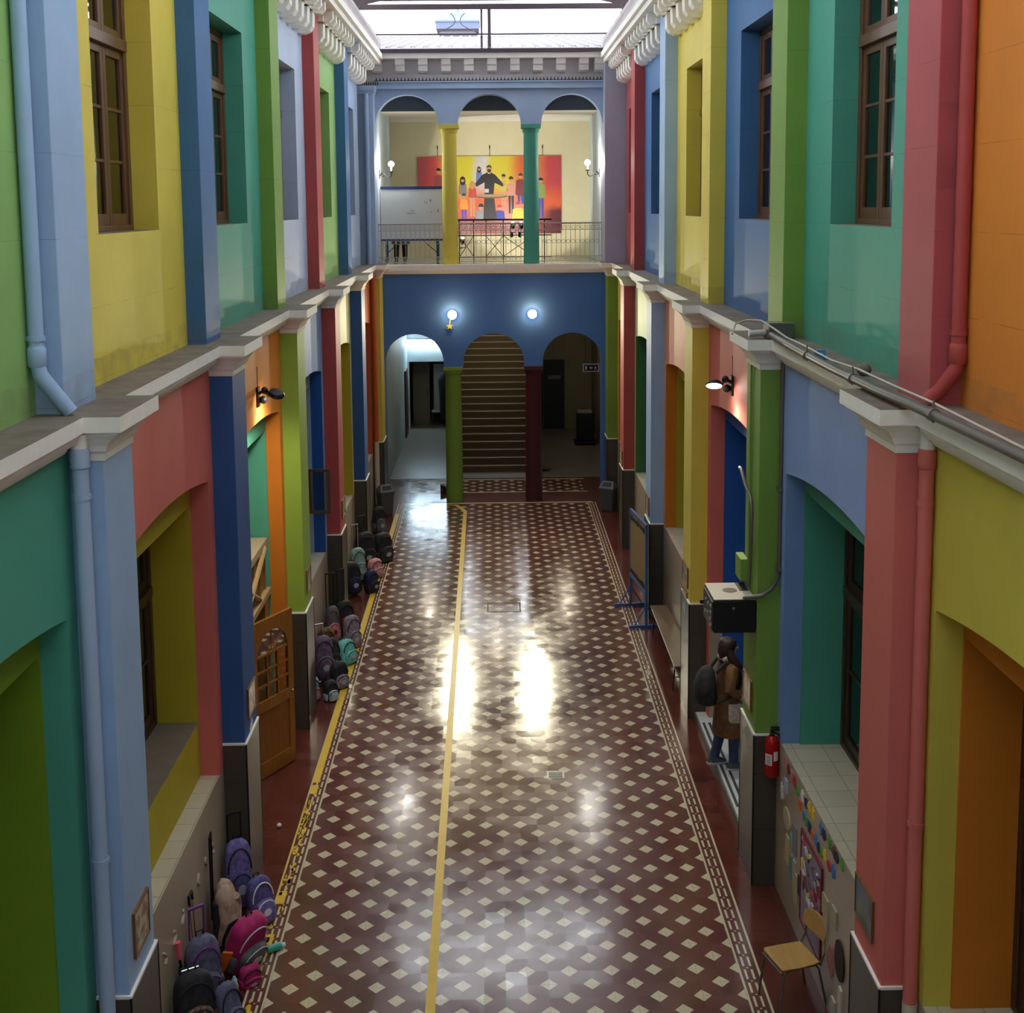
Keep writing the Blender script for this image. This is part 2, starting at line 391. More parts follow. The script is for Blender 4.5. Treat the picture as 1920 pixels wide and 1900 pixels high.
# ------------------------------------------------------------------ side walls
LOW = {'left':  [('teal','teal','leaf'), ('coral','coral','olive'), ('orange','amber','teal'), ('peri','royal','steel'), ('pale','olive','olive'), ('brick','brick','brick')],
       'right': [('gold','gold','amber'), ('peri','sky','teal'), ('coral','coral','royal'), ('salmon','amber','olive'), ('palegreen','dgreen','royal'), ('gold','amber','amber')]}
UPP = {'left':  ['mint','yellow','teal','lav','mint','steel'], 'right': ['orange','teal','blue','yellow','blue','rose']}
PLOW = {'left': ['teal','lblue','navy','lime','red','navy','gold'], 'right': ['yellow','coral','green','yellow','lblue','red','lime2']}
PUPP = {'left': ['green','lblue','blue','green','red','blue','steel'], 'right': ['orange','rose','green','yellow','lblue','red','mauve']}
ENDY = 19.1
for S in (L, RR):
    nm = S['n']; s = S['s']; pn = PN[nm]; zl = ledgeZ[nm]
    for k in range(6):
        ya, yb = pn[k] + PW, pn[k+1]
        mw, mj, mi = (pt(x) for x in LOW[nm][k])
        mg = .20
        y0, y1 = ya + mg, yb - mg
        door = (nm, k) in (('left', 2), ('right', 2))
        zb = (0.0 if nm == 'left' else .1) if door else zl
        Xw, Xi, Xg = SX(S, .23), SX(S, .42), SX(S, .83)
        # wall face with its segmental arch, and the recessed inner face with a flat head
        mb = MB()
        arch_wall(mb, Xw, ya - .02, yb + .02, zb if not door else 0, 5.75, y0, y1, 4.49, .13, Xi, 0, 1)
        sill = {('left',1): 2.0}.get((nm, k), zb)
        lint = 4.25 if nm == 'left' else 4.31
        P = lambda x, y, z: (x, y, z)
        a, b = y0 + .03, y1 - .03
        mb.quad(P(Xi,y0,zb), P(Xi,a,zb), P(Xi,a,lint), P(Xi,y0,lint), 2)
        mb.quad(P(Xi,b,zb), P(Xi,y1,zb), P(Xi,y1,lint), P(Xi,b,lint), 2)
        mb.quad(P(Xi,y0,lint), P(Xi,y1,lint), P(Xi,y1,4.66), P(Xi,y0,4.66), 2)
        if sill > zb: mb.quad(P(Xi,a,zb), P(Xi,b,zb), P(Xi,b,sill), P(Xi,a,sill), 2)
        Xe = Xg if not door else SX(S, .95)
        for y in (a, b): mb.quad(P(Xi,y,sill), P(Xe,y,sill), P(Xe,y,lint), P(Xi,y,lint), 2)
        mb.quad(P(Xi,a,lint), P(Xe,a,lint), P(Xe,b,lint), P(Xi,b,lint), 2)
        struct(mb.build('wall_' + nm, [mw, mj, mi]))
        if not door:
            wn = MB(); wn.box(Xw, SX(S, .9), ya - .02, yb + .02, -.05, zl - .02, 0)
            wn.quad((Xw,ya-.02,zl), (Xw,yb+.02,zl), (Xw,yb+.02,zl-.02), (Xw,ya-.02,zl-.02), 0)
            wn.quad((Xw,ya-.02,zl), (Xg,ya-.02,zl), (Xg,yb+.02,zl), (Xw,yb+.02,zl), 1)
            if sill > zl:
                wn.quad((Xi,a,sill), (Xg,a,sill), (Xg,b,sill), (Xi,b,sill), 2)
            struct(wn.build('wall_%s' % nm, [m_wains, m_ledge, m_sill]))
            window(S, Xg, a, b, sill, lint, sill + (lint - sill) * .62, 2, True)
        # upper storey
        Xu, Xv = SX(S, S['dw']), SX(S, S['dw'] + .23)
        mu = MB(); m1 = pt(UPP[nm][k], True)
        yc = (ya + yb) / 2 - .02; h = .88
        arch_wall(mu, Xu, ya - .02, yb + .02, 7.0, 10.9, yc - h, yc + h, 9.32, 0, Xv, 0, 0)
        mu.quad((Xu,ya-.02,5.6), (Xu,yb+.02,5.6), (Xu,yb+.02,7.0), (Xu,ya-.02,7.0), 0)
        mu.quad((Xu,yc-h,7.0), (Xv,yc-h,7.0), (Xv,yc+h,7.0), (Xu,yc+h,7.0), 1)
        struct(mu.build('wall_' + nm, [m1, m_sill]))
        yn = yc - h + .50
        fw = MB(); fw.quad((Xv,yc-h-.02,7.0), (Xv,yn,7.0), (Xv,yn,9.32), (Xv,yc-h-.02,9.32)); struct(fw.build('wall_' + nm, m1))
        window(S, Xv, yn, yc + h, 7.0, 9.32, 8.62, 3)
    # pilasters
    for k in range(7):
        y0 = pn[k]; y1 = y0 + PW if k < 6 else ENDY + .05
        f, bk = SX(S, 0), SX(S, .26)
        p = MB(); p.box(f, bk, y0, y1, 1.6, 5.7)
        po = struct(p.build('pillar', pt(PLOW[nm][k]), bevel=.006))
        if k == 6:
            po.data.materials[0] = pt(PLOW[nm][k])
        c = MB(); prof = [(.0, 5.52, .0), (.012, 5.52, .012), (.012, 5.57, .012), (.03, 5.59, .03), (.045, 5.63, .04), (.085, 5.68, .075), (.13, 5.71, .11), (.13, 5.735, .11)]
        R = []
        for dd, z, e in prof:
            xo = SX(S, -dd)
            R.append([(xo, y0 - e, z), (xo, y1 + e, z), (bk, y1 + e, z), (bk, y0 - e, z)])
        c.rings(R); c.build('capital', m_white, po, bevel=.004)
        pl = MB(); e = .02; pf = SX(S, -e)
        pl.box(pf, bk, y0 - e, y1 + (e if k < 6 else 0), 0, 1.665, 0)
        for yy in (y0 - e,) + ((y1 + e,) if k < 6 else ()):
            pl.box(pf - s*.004, pf + s*.012, yy - .006, yy + .006, 0.002, 1.66, 1)
        pl.box(pf - s*.002, bk, y0 - e - .002, y1 + (e if k < 6 else 0), 1.655, 1.675, 2)
        pl.build('plinth', [m_plinth, m_black, m_white], po)
        # the set-back pilaster of the upper storey
        if k < 6:
            q = MB(); q.box(SX(S, S['du']), SX(S, S['dw'] + .03), y0, y1, 5.8, 10.9)
            struct(q.build('pillar', pt(PUPP[nm][k], True), bevel=.006))
    # ledge between the storeys, breaking forward over every pilaster
    out = []
    for k in range(7):
        y0 = pn[k]; y1 = y0 + PW if k < 6 else ENDY + .02
        a, b = y0 - .15, (y1 + .15 if k < 6 else y1)
        out += [(.075, a), (-.165, a), (-.165, b), (.075, b)]
    out = [(.075, -13)] + out
    zt, zb2 = Z_L, 5.735
    lg = MB(); wx = SX(S, S['dw'] + .02)
    for (d0, a), (d1, b) in zip(out, out[1:]):
        x0, x1 = SX(S, d0), SX(S, d1)
        lg.quad((x0,a,zt), (x1,b,zt), (x1,b,zb2), (x0,a,zb2), 1)
        if b > a:
            lg.quad((x0,a,zt), (x1,b,zt), (wx,b,zt), (wx,a,zt), 0)
            lg.quad((x0,a,zb2), (x1,b,zb2), (wx,b,zb2), (wx,a,zb2), 1)
            if d0 > 0:
                xs = [SX(S, .10), SX(S, .105), SX(S, .13), SX(S, .18), SX(S, .20), SX(S, .232)]
                zs = [5.735, 5.70, 5.66, 5.635, 5.60, 5.60]
                for i in range(5): lg.quad((xs[i],a,zs[i]), (xs[i],b,zs[i]), (xs[i+1],b,zs[i+1]), (xs[i+1],a,zs[i+1]), 1)
    struct(lg.build('trim_%d' % (1 if s < 0 else 2), [m_concrete, m_white]))
    # crowning cornice: two rows of brackets in each bay, then the slab
    co = MB(); xw = SX(S, S['dw'])
    for k in range(6):
        ya, yb = pn[k] + PW, pn[k+1] - (0 if k < 5 else 0)
        n = 6; st = (yb - ya) / n
        for i in range(n):
            y = ya + st * (i + .5); hwid = .125
            pr = [(0, 9.93), (.10, 9.93), (.19, 9.97), (.24, 10.04), (.25, 10.26), (0, 10.26)]
            co.prism([(SX(S, S['dw'] - a), z) for a, z in pr], 1, y - hwid, y + hwid) if False else co.rings(
                [[(SX(S, S['dw'] - a), yy, z) for a, z in pr] for yy in (y - hwid, y + hwid)])
        n2 = 8; st = (yb - ya + .1) / n2
        co.box(xw, SX(S, S['dw'] - .27), ya, yb, 10.26, 10.36)
        for i in range(n2):
            y = ya - .05 + st * (i + .5)
            co.rings([[(SX(S, S['dw'] - a), yy, z) for a, z in ((.2, 10.26), (.36, 10.26), (.42, 10.32), (.42, 10.5), (.2, 10.5))] for yy in (y - .085, y + .085)])
    co.box(xw, SX(S, S['dw'] - .50), -13, ENDY, 10.45, 10.56); co.box(xw, SX(S, S['dw'] - .56), -13, ENDY, 10.56, 10.68)
    struct(co.build('trim_%d' % (3 if s < 0 else 4), m_white))
    # closed dark rooms behind the windows
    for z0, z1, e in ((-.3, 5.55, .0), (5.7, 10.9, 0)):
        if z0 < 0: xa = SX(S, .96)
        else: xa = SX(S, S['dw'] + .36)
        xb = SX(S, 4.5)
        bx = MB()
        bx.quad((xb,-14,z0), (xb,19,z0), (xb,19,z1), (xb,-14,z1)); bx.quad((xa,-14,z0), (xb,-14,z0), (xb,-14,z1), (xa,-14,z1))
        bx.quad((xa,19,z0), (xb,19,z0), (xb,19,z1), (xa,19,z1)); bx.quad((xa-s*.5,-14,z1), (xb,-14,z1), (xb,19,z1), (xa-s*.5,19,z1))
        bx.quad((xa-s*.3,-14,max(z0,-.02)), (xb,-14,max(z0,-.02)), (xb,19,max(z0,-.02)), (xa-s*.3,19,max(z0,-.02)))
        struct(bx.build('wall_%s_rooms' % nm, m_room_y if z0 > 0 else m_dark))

# wall at the near end, behind the camera
rw = MB(); rw.box(-1.2, 5.6, -14.2, -14, -.2, 11)
struct(rw.build('wall_near', pt('steel')))

# ------------------------------------------------------------------ end wall
def arcade(mb, Y0, Y1, xA, xB, zA, zB, arches, zs, top, m=0, n=24):
    """a wall between Y0 and Y1 whose lower edge zA is cut by round-headed openings [(x0, x1)]"""
    for Y in (Y0, Y1):
        x = xA
        for a, b in arches:
            if a > x: mb.quad((x,Y,zA), (a,Y,zA), (a,Y,zB), (x,Y,zB), m)
            pts = []
            for i in range(n + 1):
                t = pi * i / n
                pts.append(((a+b)/2 - (b-a)/2 * cos(t), zs + (top - zs) * sin(t)))
            for p, q in zip(pts, pts[1:]): mb.quad((p[0],Y,p[1]), (q[0],Y,q[1]), (q[0],Y,zB), (p[0],Y,zB), m)
            x = b
        if x < xB: mb.quad((x,Y,zA), (xB,Y,zA), (xB,Y,zB), (x,Y,zB), m)
    x = xA
    for a, b in arches:
        if a > x: mb.quad((x,Y0,zA), (a,Y0,zA), (a,Y1,zA), (x,Y1,zA), m)
        pts = [(a, zA)] + [((a+b)/2 - (b-a)/2 * cos(pi*i/n), zs + (top - zs) * sin(pi*i/n)) for i in range(n + 1)] + [(b, zA)]
        for p, q in zip(pts, pts[1:]): mb.quad((p[0],Y0,p[1]), (q[0],Y0,q[1]), (q[0],Y1,q[1]), (p[0],Y1,p[1]), m)
        x = b
    if x < xB: mb.quad((x,Y0,zA), (xB,Y0,zA), (xB,Y1,zA), (x,Y1,zA), m)
ew = MB()
arcade(ew, 19.1, 19.5, -.75, 5.12, 3.33, 5.6, [(-.461, .95), (1.425, 2.89), (3.34, 4.757)], 3.44, 4.135)
ew.box(-1.0, -.461, 19.1, 19.5, 0, 3.33); ew.box(4.757, 5.4, 19.1, 19.5, 0, 3.33)
struct(ew.build('wall_far', paint('paint_end_wall_blue', (72,116,186))))
sl = MB(); sl.box(-.75, 5.12, 18.98, 19.6, 5.66, 5.79); sl.box(-.75, 5.12, 19.03, 19.5, 5.58, 5.66)
struct(sl.build('trim_5', m_white))
ua = MB()
arcade(ua, 19.1, 19.45, -1.1, 5.4, 9.09, 10.0, [(-.568, .91), (1.362, 2.856), (3.334, 4.77)], 9.09, 9.785)
struct(ua.build('wall_far', pt('steel')))
cs = MB(); cs.box(-1.3, -.568, 18.6, 19.45, 5.7, 9.95); struct(cs.build('pillar', pt('steel')))
cs = MB(); cs.box(4.78, 5.6, 18.5, 19.45, 5.7, 10.75); struct(cs.build('pillar', pt('mauve')))
cb = MB(); cb.box(-1.35, -.52, 18.52, 19.0, 9.83, 9.95); cb.box(-1.35, -.54, 18.55, 19.0, 9.76, 9.83); struct(cb.build('trim_6', pt('steel')))
bd = MB(); bd.box(-.6, 4.8, 18.98, 19.45, 9.91, 10.05); bd.box(-.6, 4.8, 18.94, 19.45, 10.05, 10.08); struct(bd.build('trim_7', pt('steel')))
m_greyplaster = paint('paint_grey_frieze', (212,206,210))
fr = MB(); fr.box(-1.3, 5.3, 19.12, 19.5, 10.0, 10.8); struct(fr.build('wall_far', m_greyplaster))
fa = MB(); fa.box(-1.0, 4.82, 18.78, 19.2, 10.58, 10.76)
for i in range(11):
    x = -.47 + .535 * i - .02
    if x > 4.7: x = 4.69
    fa.rings([[(xx, 19.12 - a, z) for a, z in ((0, 10.27), (.14, 10.27), (.2, 10.31), (.22, 10.42), (.26, 10.45), (.28, 10.58), (0, 10.58))] for xx in (x - .11, x + .11)])
struct(fa.build('trim_8', paint('paint_stone_cornice', (226,222,216))))

m_lime = pt('lime2')
def column(name, label, x, z0, z1, r, mat, capw, caph, foot):
    t = thing(name, label, 'column', (x, 19.3, z0))
    H = z1 - z0
    a = MB(); a.lathe((0,0,0), [(r*1.02, 0), (r*1.02, foot), (r, foot + .02), (r*.99, H*.5), (r*.93, H - caph - .03), (r*.97, H - caph)], 28); a.build('shaft', mat, t, True)
    b = MB(); b.box(-capw, capw, -capw, capw, H - caph*.72, H); b.lathe((0,0,0), [(r*.94, H - caph*1.5), (r*1.06, H - caph*1.35), (r*1.12, H - caph*.72)], 28); b.build('capital', mat, t, bevel=.006)
    return t
column('arcade_column', 'round lime green column of the ground floor arcade', 1.17, 0, 3.33, .205, m_lime, .226, .125, .42)
column('arcade_column', 'round dark maroon column of the ground floor arcade', 3.115, 0, 3.33, .205, pt('maroon'), .226, .125, .42)
column('gallery_column', 'yellow column standing by the gallery whiteboard', 1.15, 5.79, 9.09, .185, pt('yellow'), .232, .14, .28)
column('gallery_column', 'dark green column holding up the gallery arches', 3.09, 5.79, 9.09, .185, pt('teal'), .232, .14, .28)
# ------------------------------------------------------------------ gallery above the arcade
m_cream = paint('paint_cream', (216,208,172))
m_gwall = paint('paint_pale_blue_gallery', (196,214,222))
m_ceil = paint('paint_white_ceiling', (226,224,214))
m_gfloor = plain('polished_gallery_floor', (186,180,160), .12, 0, .05, 4, .6)
g = MB(); g.box(-.9, 5.4, 19.5, 23.2, 5.6, 5.79); struct(g.build('floor', m_gfloor))
g = MB(); g.box(-.9, 5.4, 23.0, 23.2, 5.7, 9.6); struct(g.build('wall_far', m_cream))
g = MB(); g.box(-.9, -.572, 19.45, 23.0, 5.7, 9.6)
g.box(-.572, -.50, 22.0, 22.25, 5.79, 9.5); struct(g.build('wall_left', m_gwall))
g = MB(); g.box(4.775, 5.4, 19.45, 23.0, 5.7, 9.6); struct(g.build('wall_right', m_gwall))
g = MB(); g.box(-.9, 5.4, 19.75, 23.2, 9.49, 9.6); struct(g.build('ceiling', m_ceil))
g = MB(); g.box(-.57, 4.775, 22.9, 23.0, 9.40, 9.49); struct(g.build('trim_9', m_ceil))
g = MB(); g.box(-.9, 5.4, 19.62, 19.75, 9.44, 10.1); struct(g.build('wall_far', paint('paint_slate_beam', (78,86,92))))

# railing between the columns: three spans
m_rail = plain('grey_white_rail_paint', (176,172,162), .45, .2)
def railing(x0, x1, label):
    t = thing('gallery_railing', label, 'railing', ((x0+x1)/2, 19.3, 5.79), 0, 'gallery railings')
    h = (x1 - x0) / 2
    a = MB(); a.box(-h, h, -.035, .035, .945, .985); a.build('top_rail', m_rail, t, bevel=.006)
    a = MB(); a.box(-h, h, -.012, .012, .05, .07).box(-h, h, -.012, .012, .80, .815).box(-h, h, -.012, .012, .17, .185); a.build('lower_rail', m_rail, t)
    n = int(round(2*h / .115)); st = 2*h / n
    for i in range(n):
        x = -h + st * (i + .5)
        b = MB(); b.tube([(x,0,0), (x,0,.945)], .007, 6); b.build('baluster', m_rail, t)
        for cz, rr in ((.53, .045), (.12, .032), (.87, .036)):
            r = MB(); r.tube([(x + st*.5 + rr*cos(2*pi*j/12), 0, cz + rr*sin(2*pi*j/12)) for j in range(13)], .006, 5, cap=False)
            if i < n - 1: r.build('ring_ornament', m_rail, t)
    return t
railing(-.565, .95, 'thin iron railing in front of the white board in the gallery')
railing(1.345, 2.895, 'thin iron railing between the yellow and dark green gallery columns')
railing(3.285, 4.775, 'thin iron railing beside the mauve corner pier of the gallery')

# black barrier behind the middle span
m_blk = plain('black_painted_steel', (22,22,24), .45, .3)
t = thing('steel_barrier', 'black cross-braced steel barrier behind the middle gallery railing', 'barrier', (2.1, 19.75, 5.79))
for x in (-.75, -.40, -.1, .32, 1.05, 1.32):
    a = MB(); a.box(x-.012, x+.012, -.012, .012, 0, 1.05); a.build('post', m_blk, t)
a = MB(); a.box(-.9, 1.5, -.015, .015, 1.03, 1.07); a.build('top_rail', m_blk, t)
a = MB(); a.box(-.9, 1.5, -.012, .012, .14, .165).box(-.9, 1.5, -.012, .012, .66, .685); a.build('cross_rail', m_blk, t)
for x0, x1 in ((-.1, .32), (.32, 1.05), (-.75, -.40)):
    for q in (0, 1):
        a = MB(); a.tube([(x0, .004, .16 if q else .66), (x1, .004, .66 if q else .16)], .009, 6); a.build('brace', m_blk, t)

# spotlights on the barrier, aimed at the painting
m_lamp = glow('spot_bulb', (255,236,214), 30)
for i, (x, z, lab) in enumerate(((1.42, .50, 'black stage spotlight next to the yellow column'), (2.66, .86, 'lit stage spotlight near the dark green column, the one further from it'), (2.86, .86, 'lit stage spotlight right beside the dark green column'))):
    t = thing('stage_spotlight', lab, 'spotlight', (x, 19.84, 5.79 + z - .02), 0, None)
    a = MB(); a.tube([(0,-.05,.02), (0,.12,.08)], [.05, .062], 14); a.build('housing', m_blk, t, True)
    a = MB(); a.tube([(-.07,0,-.1), (-.07,.02,.05)], .008, 6).tube([(.07,0,-.1), (.07,.02,.05)], .008, 6).tube([(-.07,0,-.1), (.07,0,-.1)], .008, 6).box(-.075, .0, -.1, -.05, -.22 if i else -.12, -.09); a.build('yoke', m_blk, t)
    a = MB(); a.ball((0,.1,.115), .042, 12, 8); a.build('bulb', m_lamp, t, True)
    if True:
        ld = bpy.data.lights.new('spot_beam', 'SPOT'); ld.energy = 45; ld.color = (1, .93, .82); ld.spot_size = radians(80); ld.shadow_soft_size = .05
        lo = bpy.data.objects.new('spot_beam', ld); col.objects.link(lo); lo.parent = t; lo.location = (0, .2, .14)
        lo.rotation_euler = Vector((.1 if i else .4, 1, .35)).to_track_quat('-Z', 'Y').to_euler()

# white board on a wheeled stand
m_board = plain('scuffed_white_board', (206,208,210), .3, 0, .05, 3)
m_navy = plain('navy_frame_paint', (40,58,104), .4)
m_tealleg = plain('dark_teal_steel', (30,74,88), .4)
t = thing('white_board', 'large white board with navy top edge behind the gallery railing', 'whiteboard', (.16, 19.85, 5.79))
a = MB(); a.box(-.70, .80, -.02, .02, .60, 1.80); a.build('panel', m_board, t)
a = MB(); a.box(-.71, .81, -.028, .028, 1.80, 1.87); a.build('top_edge', m_navy, t)
a = MB(); a.box(-.71, .81, -.028, .028, .55, .60); a.build('bottom_edge', m_navy, t)
for x in (-.58, .66):
    a = MB(); a.box(x-.035, x+.035, .0, .05, .06, .56).box(x-.03, x+.03, -.22, .25, .05, .1)
    lo = a.build('leg', m_tealleg, t)
    b = MB(); b.ball((x, -.2, .028), .028, 8, 6).ball((x, .22, .028), .028, 8, 6); b.build('castor', m_blk, lo, True)
a = MB(); a.tube([(.66,.02,.25), (.30,.02,.56)], .012, 6).tube([(-.58,.02,.25), (-.22,.02,.56)], .012, 6); a.build('brace', m_blk, t)
a = MB()
for x, z, ww, hh in ((.50,1.53,.012,.06),(.40,1.47,.03,.012),(.36,1.49,.008,.02),(.68,1.28,.008,.08),(.52,1.24,.008,.03),(.02,1.22,.10,.012),(.06,1.28,.05,.01)):
    a.box(x-ww, x+ww, -.0225, -.0195, z-hh/2, z+hh/2)
a.build('marker_scrawl', plain('faded_marker_ink', (92,92,98), .6), t)

# painting on the back wall
def canvas_mat():
    t = NT('canvas_red_to_yellow_wash'); p = t.xyz()
    f = t.math('ADD', t.ramp(p[0], .167, 4.007), t.math('MULTIPLY', t.math('SUBTRACT', t.noise(1.6, 3), .5), .06))
    r = t.n('ShaderNodeValToRGB'); cr = r.color_ramp
    stops = [(0, (190,58,60)), (.12, (196,62,60)), (.19, (214,150,60)), (.27, (206,196,52)), (.38, (208,196,48)), (.42, (196,196,196)), (.47, (204,204,200)), (.51, (206,196,60)), (.63, (206,190,52)), (.70, (206,110,50)), (.76, (200,80,50)), (.86, (196,110,60)), (.91, (186,58,62)), (1, (176,56,66))]
    while len(cr.elements) < len(stops): cr.elements.new(.5)
    for e, (q, c) in zip(cr.elements, stops): e.position = q; e.color = lin(c)
    t.l(f, r.inputs[0])
    fz = t.math('ADD', t.ramp(p[2], 6.43, 8.49), t.math('MULTIPLY', t.math('SUBTRACT', t.noise(2.2, 3), .5), .12))
    c2 = t.mix(t.ramp(fz, .66, .42), r.outputs[0], lin((214,92,48)))
    c3 = t.mix(t.math('MULTIPLY', t.ramp(fz, .30, .12), .85), c2, lin((120,34,44)))
    edge = t.math('MULTIPLY', t.ramp(f, .86, .93), t.ramp(fz, .36, .28))
    c4 = t.mix(edge, c3, lin((96,28,40)))
    t.l(c4, t.b.inputs['Base Color']); t.b.inputs['Roughness'].default_value = .35
    return t.m
PXX = lambda px: .167 + (px - 782) / 270 * 3.84 - 2.087
PZZ = lambda py: 2.06 - (py - 294) / 143 * 2.06
t = thing('group_painting', 'wide red and yellow painting of a robed man among children', 'painting', (2.087, 22.97, 6.43))
a = MB(); a.box(-1.92, 1.92, -.02, .03, 0, 2.06); a.build('canvas', canvas_mat(), t)
def art(n, rgb): return plain('oil_' + n, rgb, .45, 0, .22, 30)
SK = art('skin', (196,142,108))
def ell(mb, x, z, rx, rz, m, y, n=14):
    mb.poly([(x + rx*cos(2*pi*j/n), y, z + rz*sin(2*pi*j/n)) for j in range(n)], m)
def figure(px, py, r, hair, shirt, pants, ysh, yhip, yft, wd, long=False):
    """a painted standing figure in flat layers of colour: head px,py in picture marks"""
    k = 3.84 / 270
    mb = MB(); X = PXX(px); y = -.0215
    Q = lambda dx, yy: (X + dx * k, y, PZZ(yy))
    if yft > yhip + 3:
        for sgn in (-1, 1):
            mb.poly([Q(sgn*.4, yhip), Q(sgn*wd*.62, yhip), Q(sgn*wd*.55, yft), Q(sgn*wd*.12, yft)], 2)
    y -= .002
    mb.poly([Q(-wd*.45, ysh), Q(wd*.45, ysh), Q(wd*.85, ysh+2), Q(wd, yhip), Q(wd*.6, yhip), Q(wd*.6, yhip+1), Q(-wd*.6, yhip+1), Q(-wd*.6, yhip), Q(-wd, yhip), Q(-wd*.85, ysh+2)], 1)
    y -= .002
    if long: ell(mb, X, PZZ(py+2), r*1.25*k, r*1.9*k, 0, y)
    y -= .002
    ell(mb, X, PZZ(py), r*k*.85, r*k*1.05, 3, y)
    y -= .002
    mb.poly([(X + r*1.0*k*cos(pi*j/8), y, PZZ(py) + r*k*.15 + r*1.15*k*sin(pi*j/8)) for j in range(9)], 0)
    mb.build('painted_figure', [art(*hair), art(*shirt), art(*pants), SK], t)
BK = ('black_hair', (30,24,24)); BL = ('fair_hair', (186,140,80)); BN = ('brown_hair', (70,44,34))
JN = ('blue_jeans', (44,70,170)); TAN = ('tan_cloth', (196,150,110)); DKT = ('dark_trousers', (34,30,34))
figure(822, 321, 4.6, BK, ('maroon_knit', (150,66,62)), TAN, 328, 352, 356, 9)
figure(867, 337, 4.4, BK, ('grey_jacket', (128,122,126)), TAN, 343, 363, 380, 8, True)
figure(885, 345, 4.2, BL, ('red_blouse', (190,74,70)), TAN, 351, 369, 405, 8, True)
figure(944, 332, 4.0, BK, ('ochre_shirt', (196,178,84)), TAN, 338, 358, 384, 7)
figure(976, 331, 4.4, BN, ('wine_jumper', (120,42,48)), JN, 337, 366, 382, 10)
figure(958, 337, 4.6, BK, ('rose_tee', (206,140,126)), DKT, 344, 366, 400, 8.5)
figure(1014, 340, 4.8, BK, ('olive_jumper', (134,150,74)), JN, 346, 371, 409, 9)
figure(898, 317, 3.2, BN, ('blue_robe', (104,124,178)), ('blue_robe', (104,124,178)), 321, 342, 342.5, 6, True)
k = 3.84 / 270
a = MB(); X = PXX(917); y = -.024; Q = lambda dx, yy: (X + dx*k, y, PZZ(yy))
a.poly([Q(-4,324), Q(4,324), Q(11,328), Q(24,342), Q(28,347), Q(25,350), Q(10,343), Q(8,362), Q(14,412), Q(-12,412), Q(-9,362), Q(-9,342), Q(-24,350), Q(-28,346), Q(-13,328)], 0)
y -= .003; a.poly([Q(-3,323.5), Q(3,323.5), Q(2,326), Q(-2,326)], 1)
y -= .002; ell(a, X, PZZ(317), 4.3*k, 5.6*k, 2, y); y -= .002
a.poly([Q(-4,318), Q(4,318), Q(3,323), Q(0,324.5), Q(-3,323)], 3); a.poly([Q(-4.4,316), Q(-4.2,312), Q(0,310), Q(4.2,312), Q(4.4,316), Q(0,313.5)], 3)
for sx in (-1, 1): ell(a, X + sx*28*k, PZZ(346.5), 2.6*k, 1.8*k, 2, y)
a.build('painted_figure', [art('black_robe', (42,38,42)), art('white_collar', (220,216,208)), SK, art(*BN)], t)
a = MB(); ell(a, PXX(920), PZZ(368), 31*k, 3.6*k, 0, -.034, 24); ell(a, PXX(920), PZZ(366.5), 28*k, 2.4*k, 1, -.036, 24)
a.poly([(PXX(908), -.038, PZZ(354)), (PXX(916), -.038, PZZ(354)), (PXX(916), -.038, PZZ(361)), (PXX(908), -.038, PZZ(361))], 2)
a.build('painted_table', [art('table_edge', (110,84,60)), art('table_top', (176,146,112)), art('book_page', (196,200,190))], t)
figure(869, 367, 4.2, BN, ('orange_tee', (230,150,60)), ('violet_trousers', (84,70,190)), 373, 391, 411, 8)
figure(901, 388, 5.4, BK, ('striped_grey', (142,150,160)), TAN, 393, 409, 411, 10)
figure(936, 389, 4.8, ('red_cap', (190,50,44)), ('blue_jumper', (48,56,170)), TAN, 394, 410, 411, 10)
figure(971, 384, 5.2, ('red_cap', (190,50,44)), ('yellow_tee', (232,208,70)), TAN, 390, 411, 412, 12)
for x in (-1.37, .02, 1.43):
    a = MB(); a.tube([(x, 0, 2.06), (x, .01, 2.28)], .006, 6).box(x-.012, x+.012, -.01, .02, 2.26, 2.34); a.build('hanging_hook', m_blk, t)

# wall sconces
m_globe = glow('sconce_globe', (255,246,230), 9)
def sconce(x, sgn, label):
    t = thing('wall_sconce', label, 'wall lamp', (x, 19.85, 7.95))
    a = MB(); a.box(0, sgn*.015, -.04, .04, -.1, .12); a.build('wall_plate', m_blk, t)
    pts = [(sgn*(.015 + .28*u), 0, -.03 + .05*sin(u*pi*2)) for u in [i/12 for i in range(13)]] + [(sgn*.295, 0, .06)]
    a = MB(); a.tube(pts, .011, 8)
    a.tube([(sgn*(.08 + .045*cos(q)), 0, .0 + .045*sin(q)) for q in [2*pi*i/14 for i in range(15)]], .008, 6, cap=False); a.build('scroll_arm', m_blk, t, True)
    a = MB(); a.lathe((sgn*.295,0,.05), [(.012,0),(.05,.015),(.055,.03),(.02,.035)], 14); a.build('cup', m_blk, t, True)
    a = MB(); a.lathe((sgn*.295,0,.085), [(.02,0),(.02,.1)], 12); a.build('candle', plain('ivory_sleeve', (230,220,190), .5), t, True)
    a = MB(); a.ball((sgn*.295,0,.25), .072, 16, 10); a.build('globe', m_globe, t, True)
    ld = bpy.data.lights.new('sconce_light', 'POINT'); ld.energy = 26; ld.color = (1, .95, .86); ld.shadow_soft_size = .07
    lo = bpy.data.objects.new('sconce_light', ld); col.objects.link(lo); lo.parent = t; lo.location = (sgn*.295, -.09, .25)
sconce(-.572, 1, 'lit globe sconce on the gallery wall above the white board')
sconce(4.775, -1, 'lit globe sconce on the gallery wall past the dark green column')

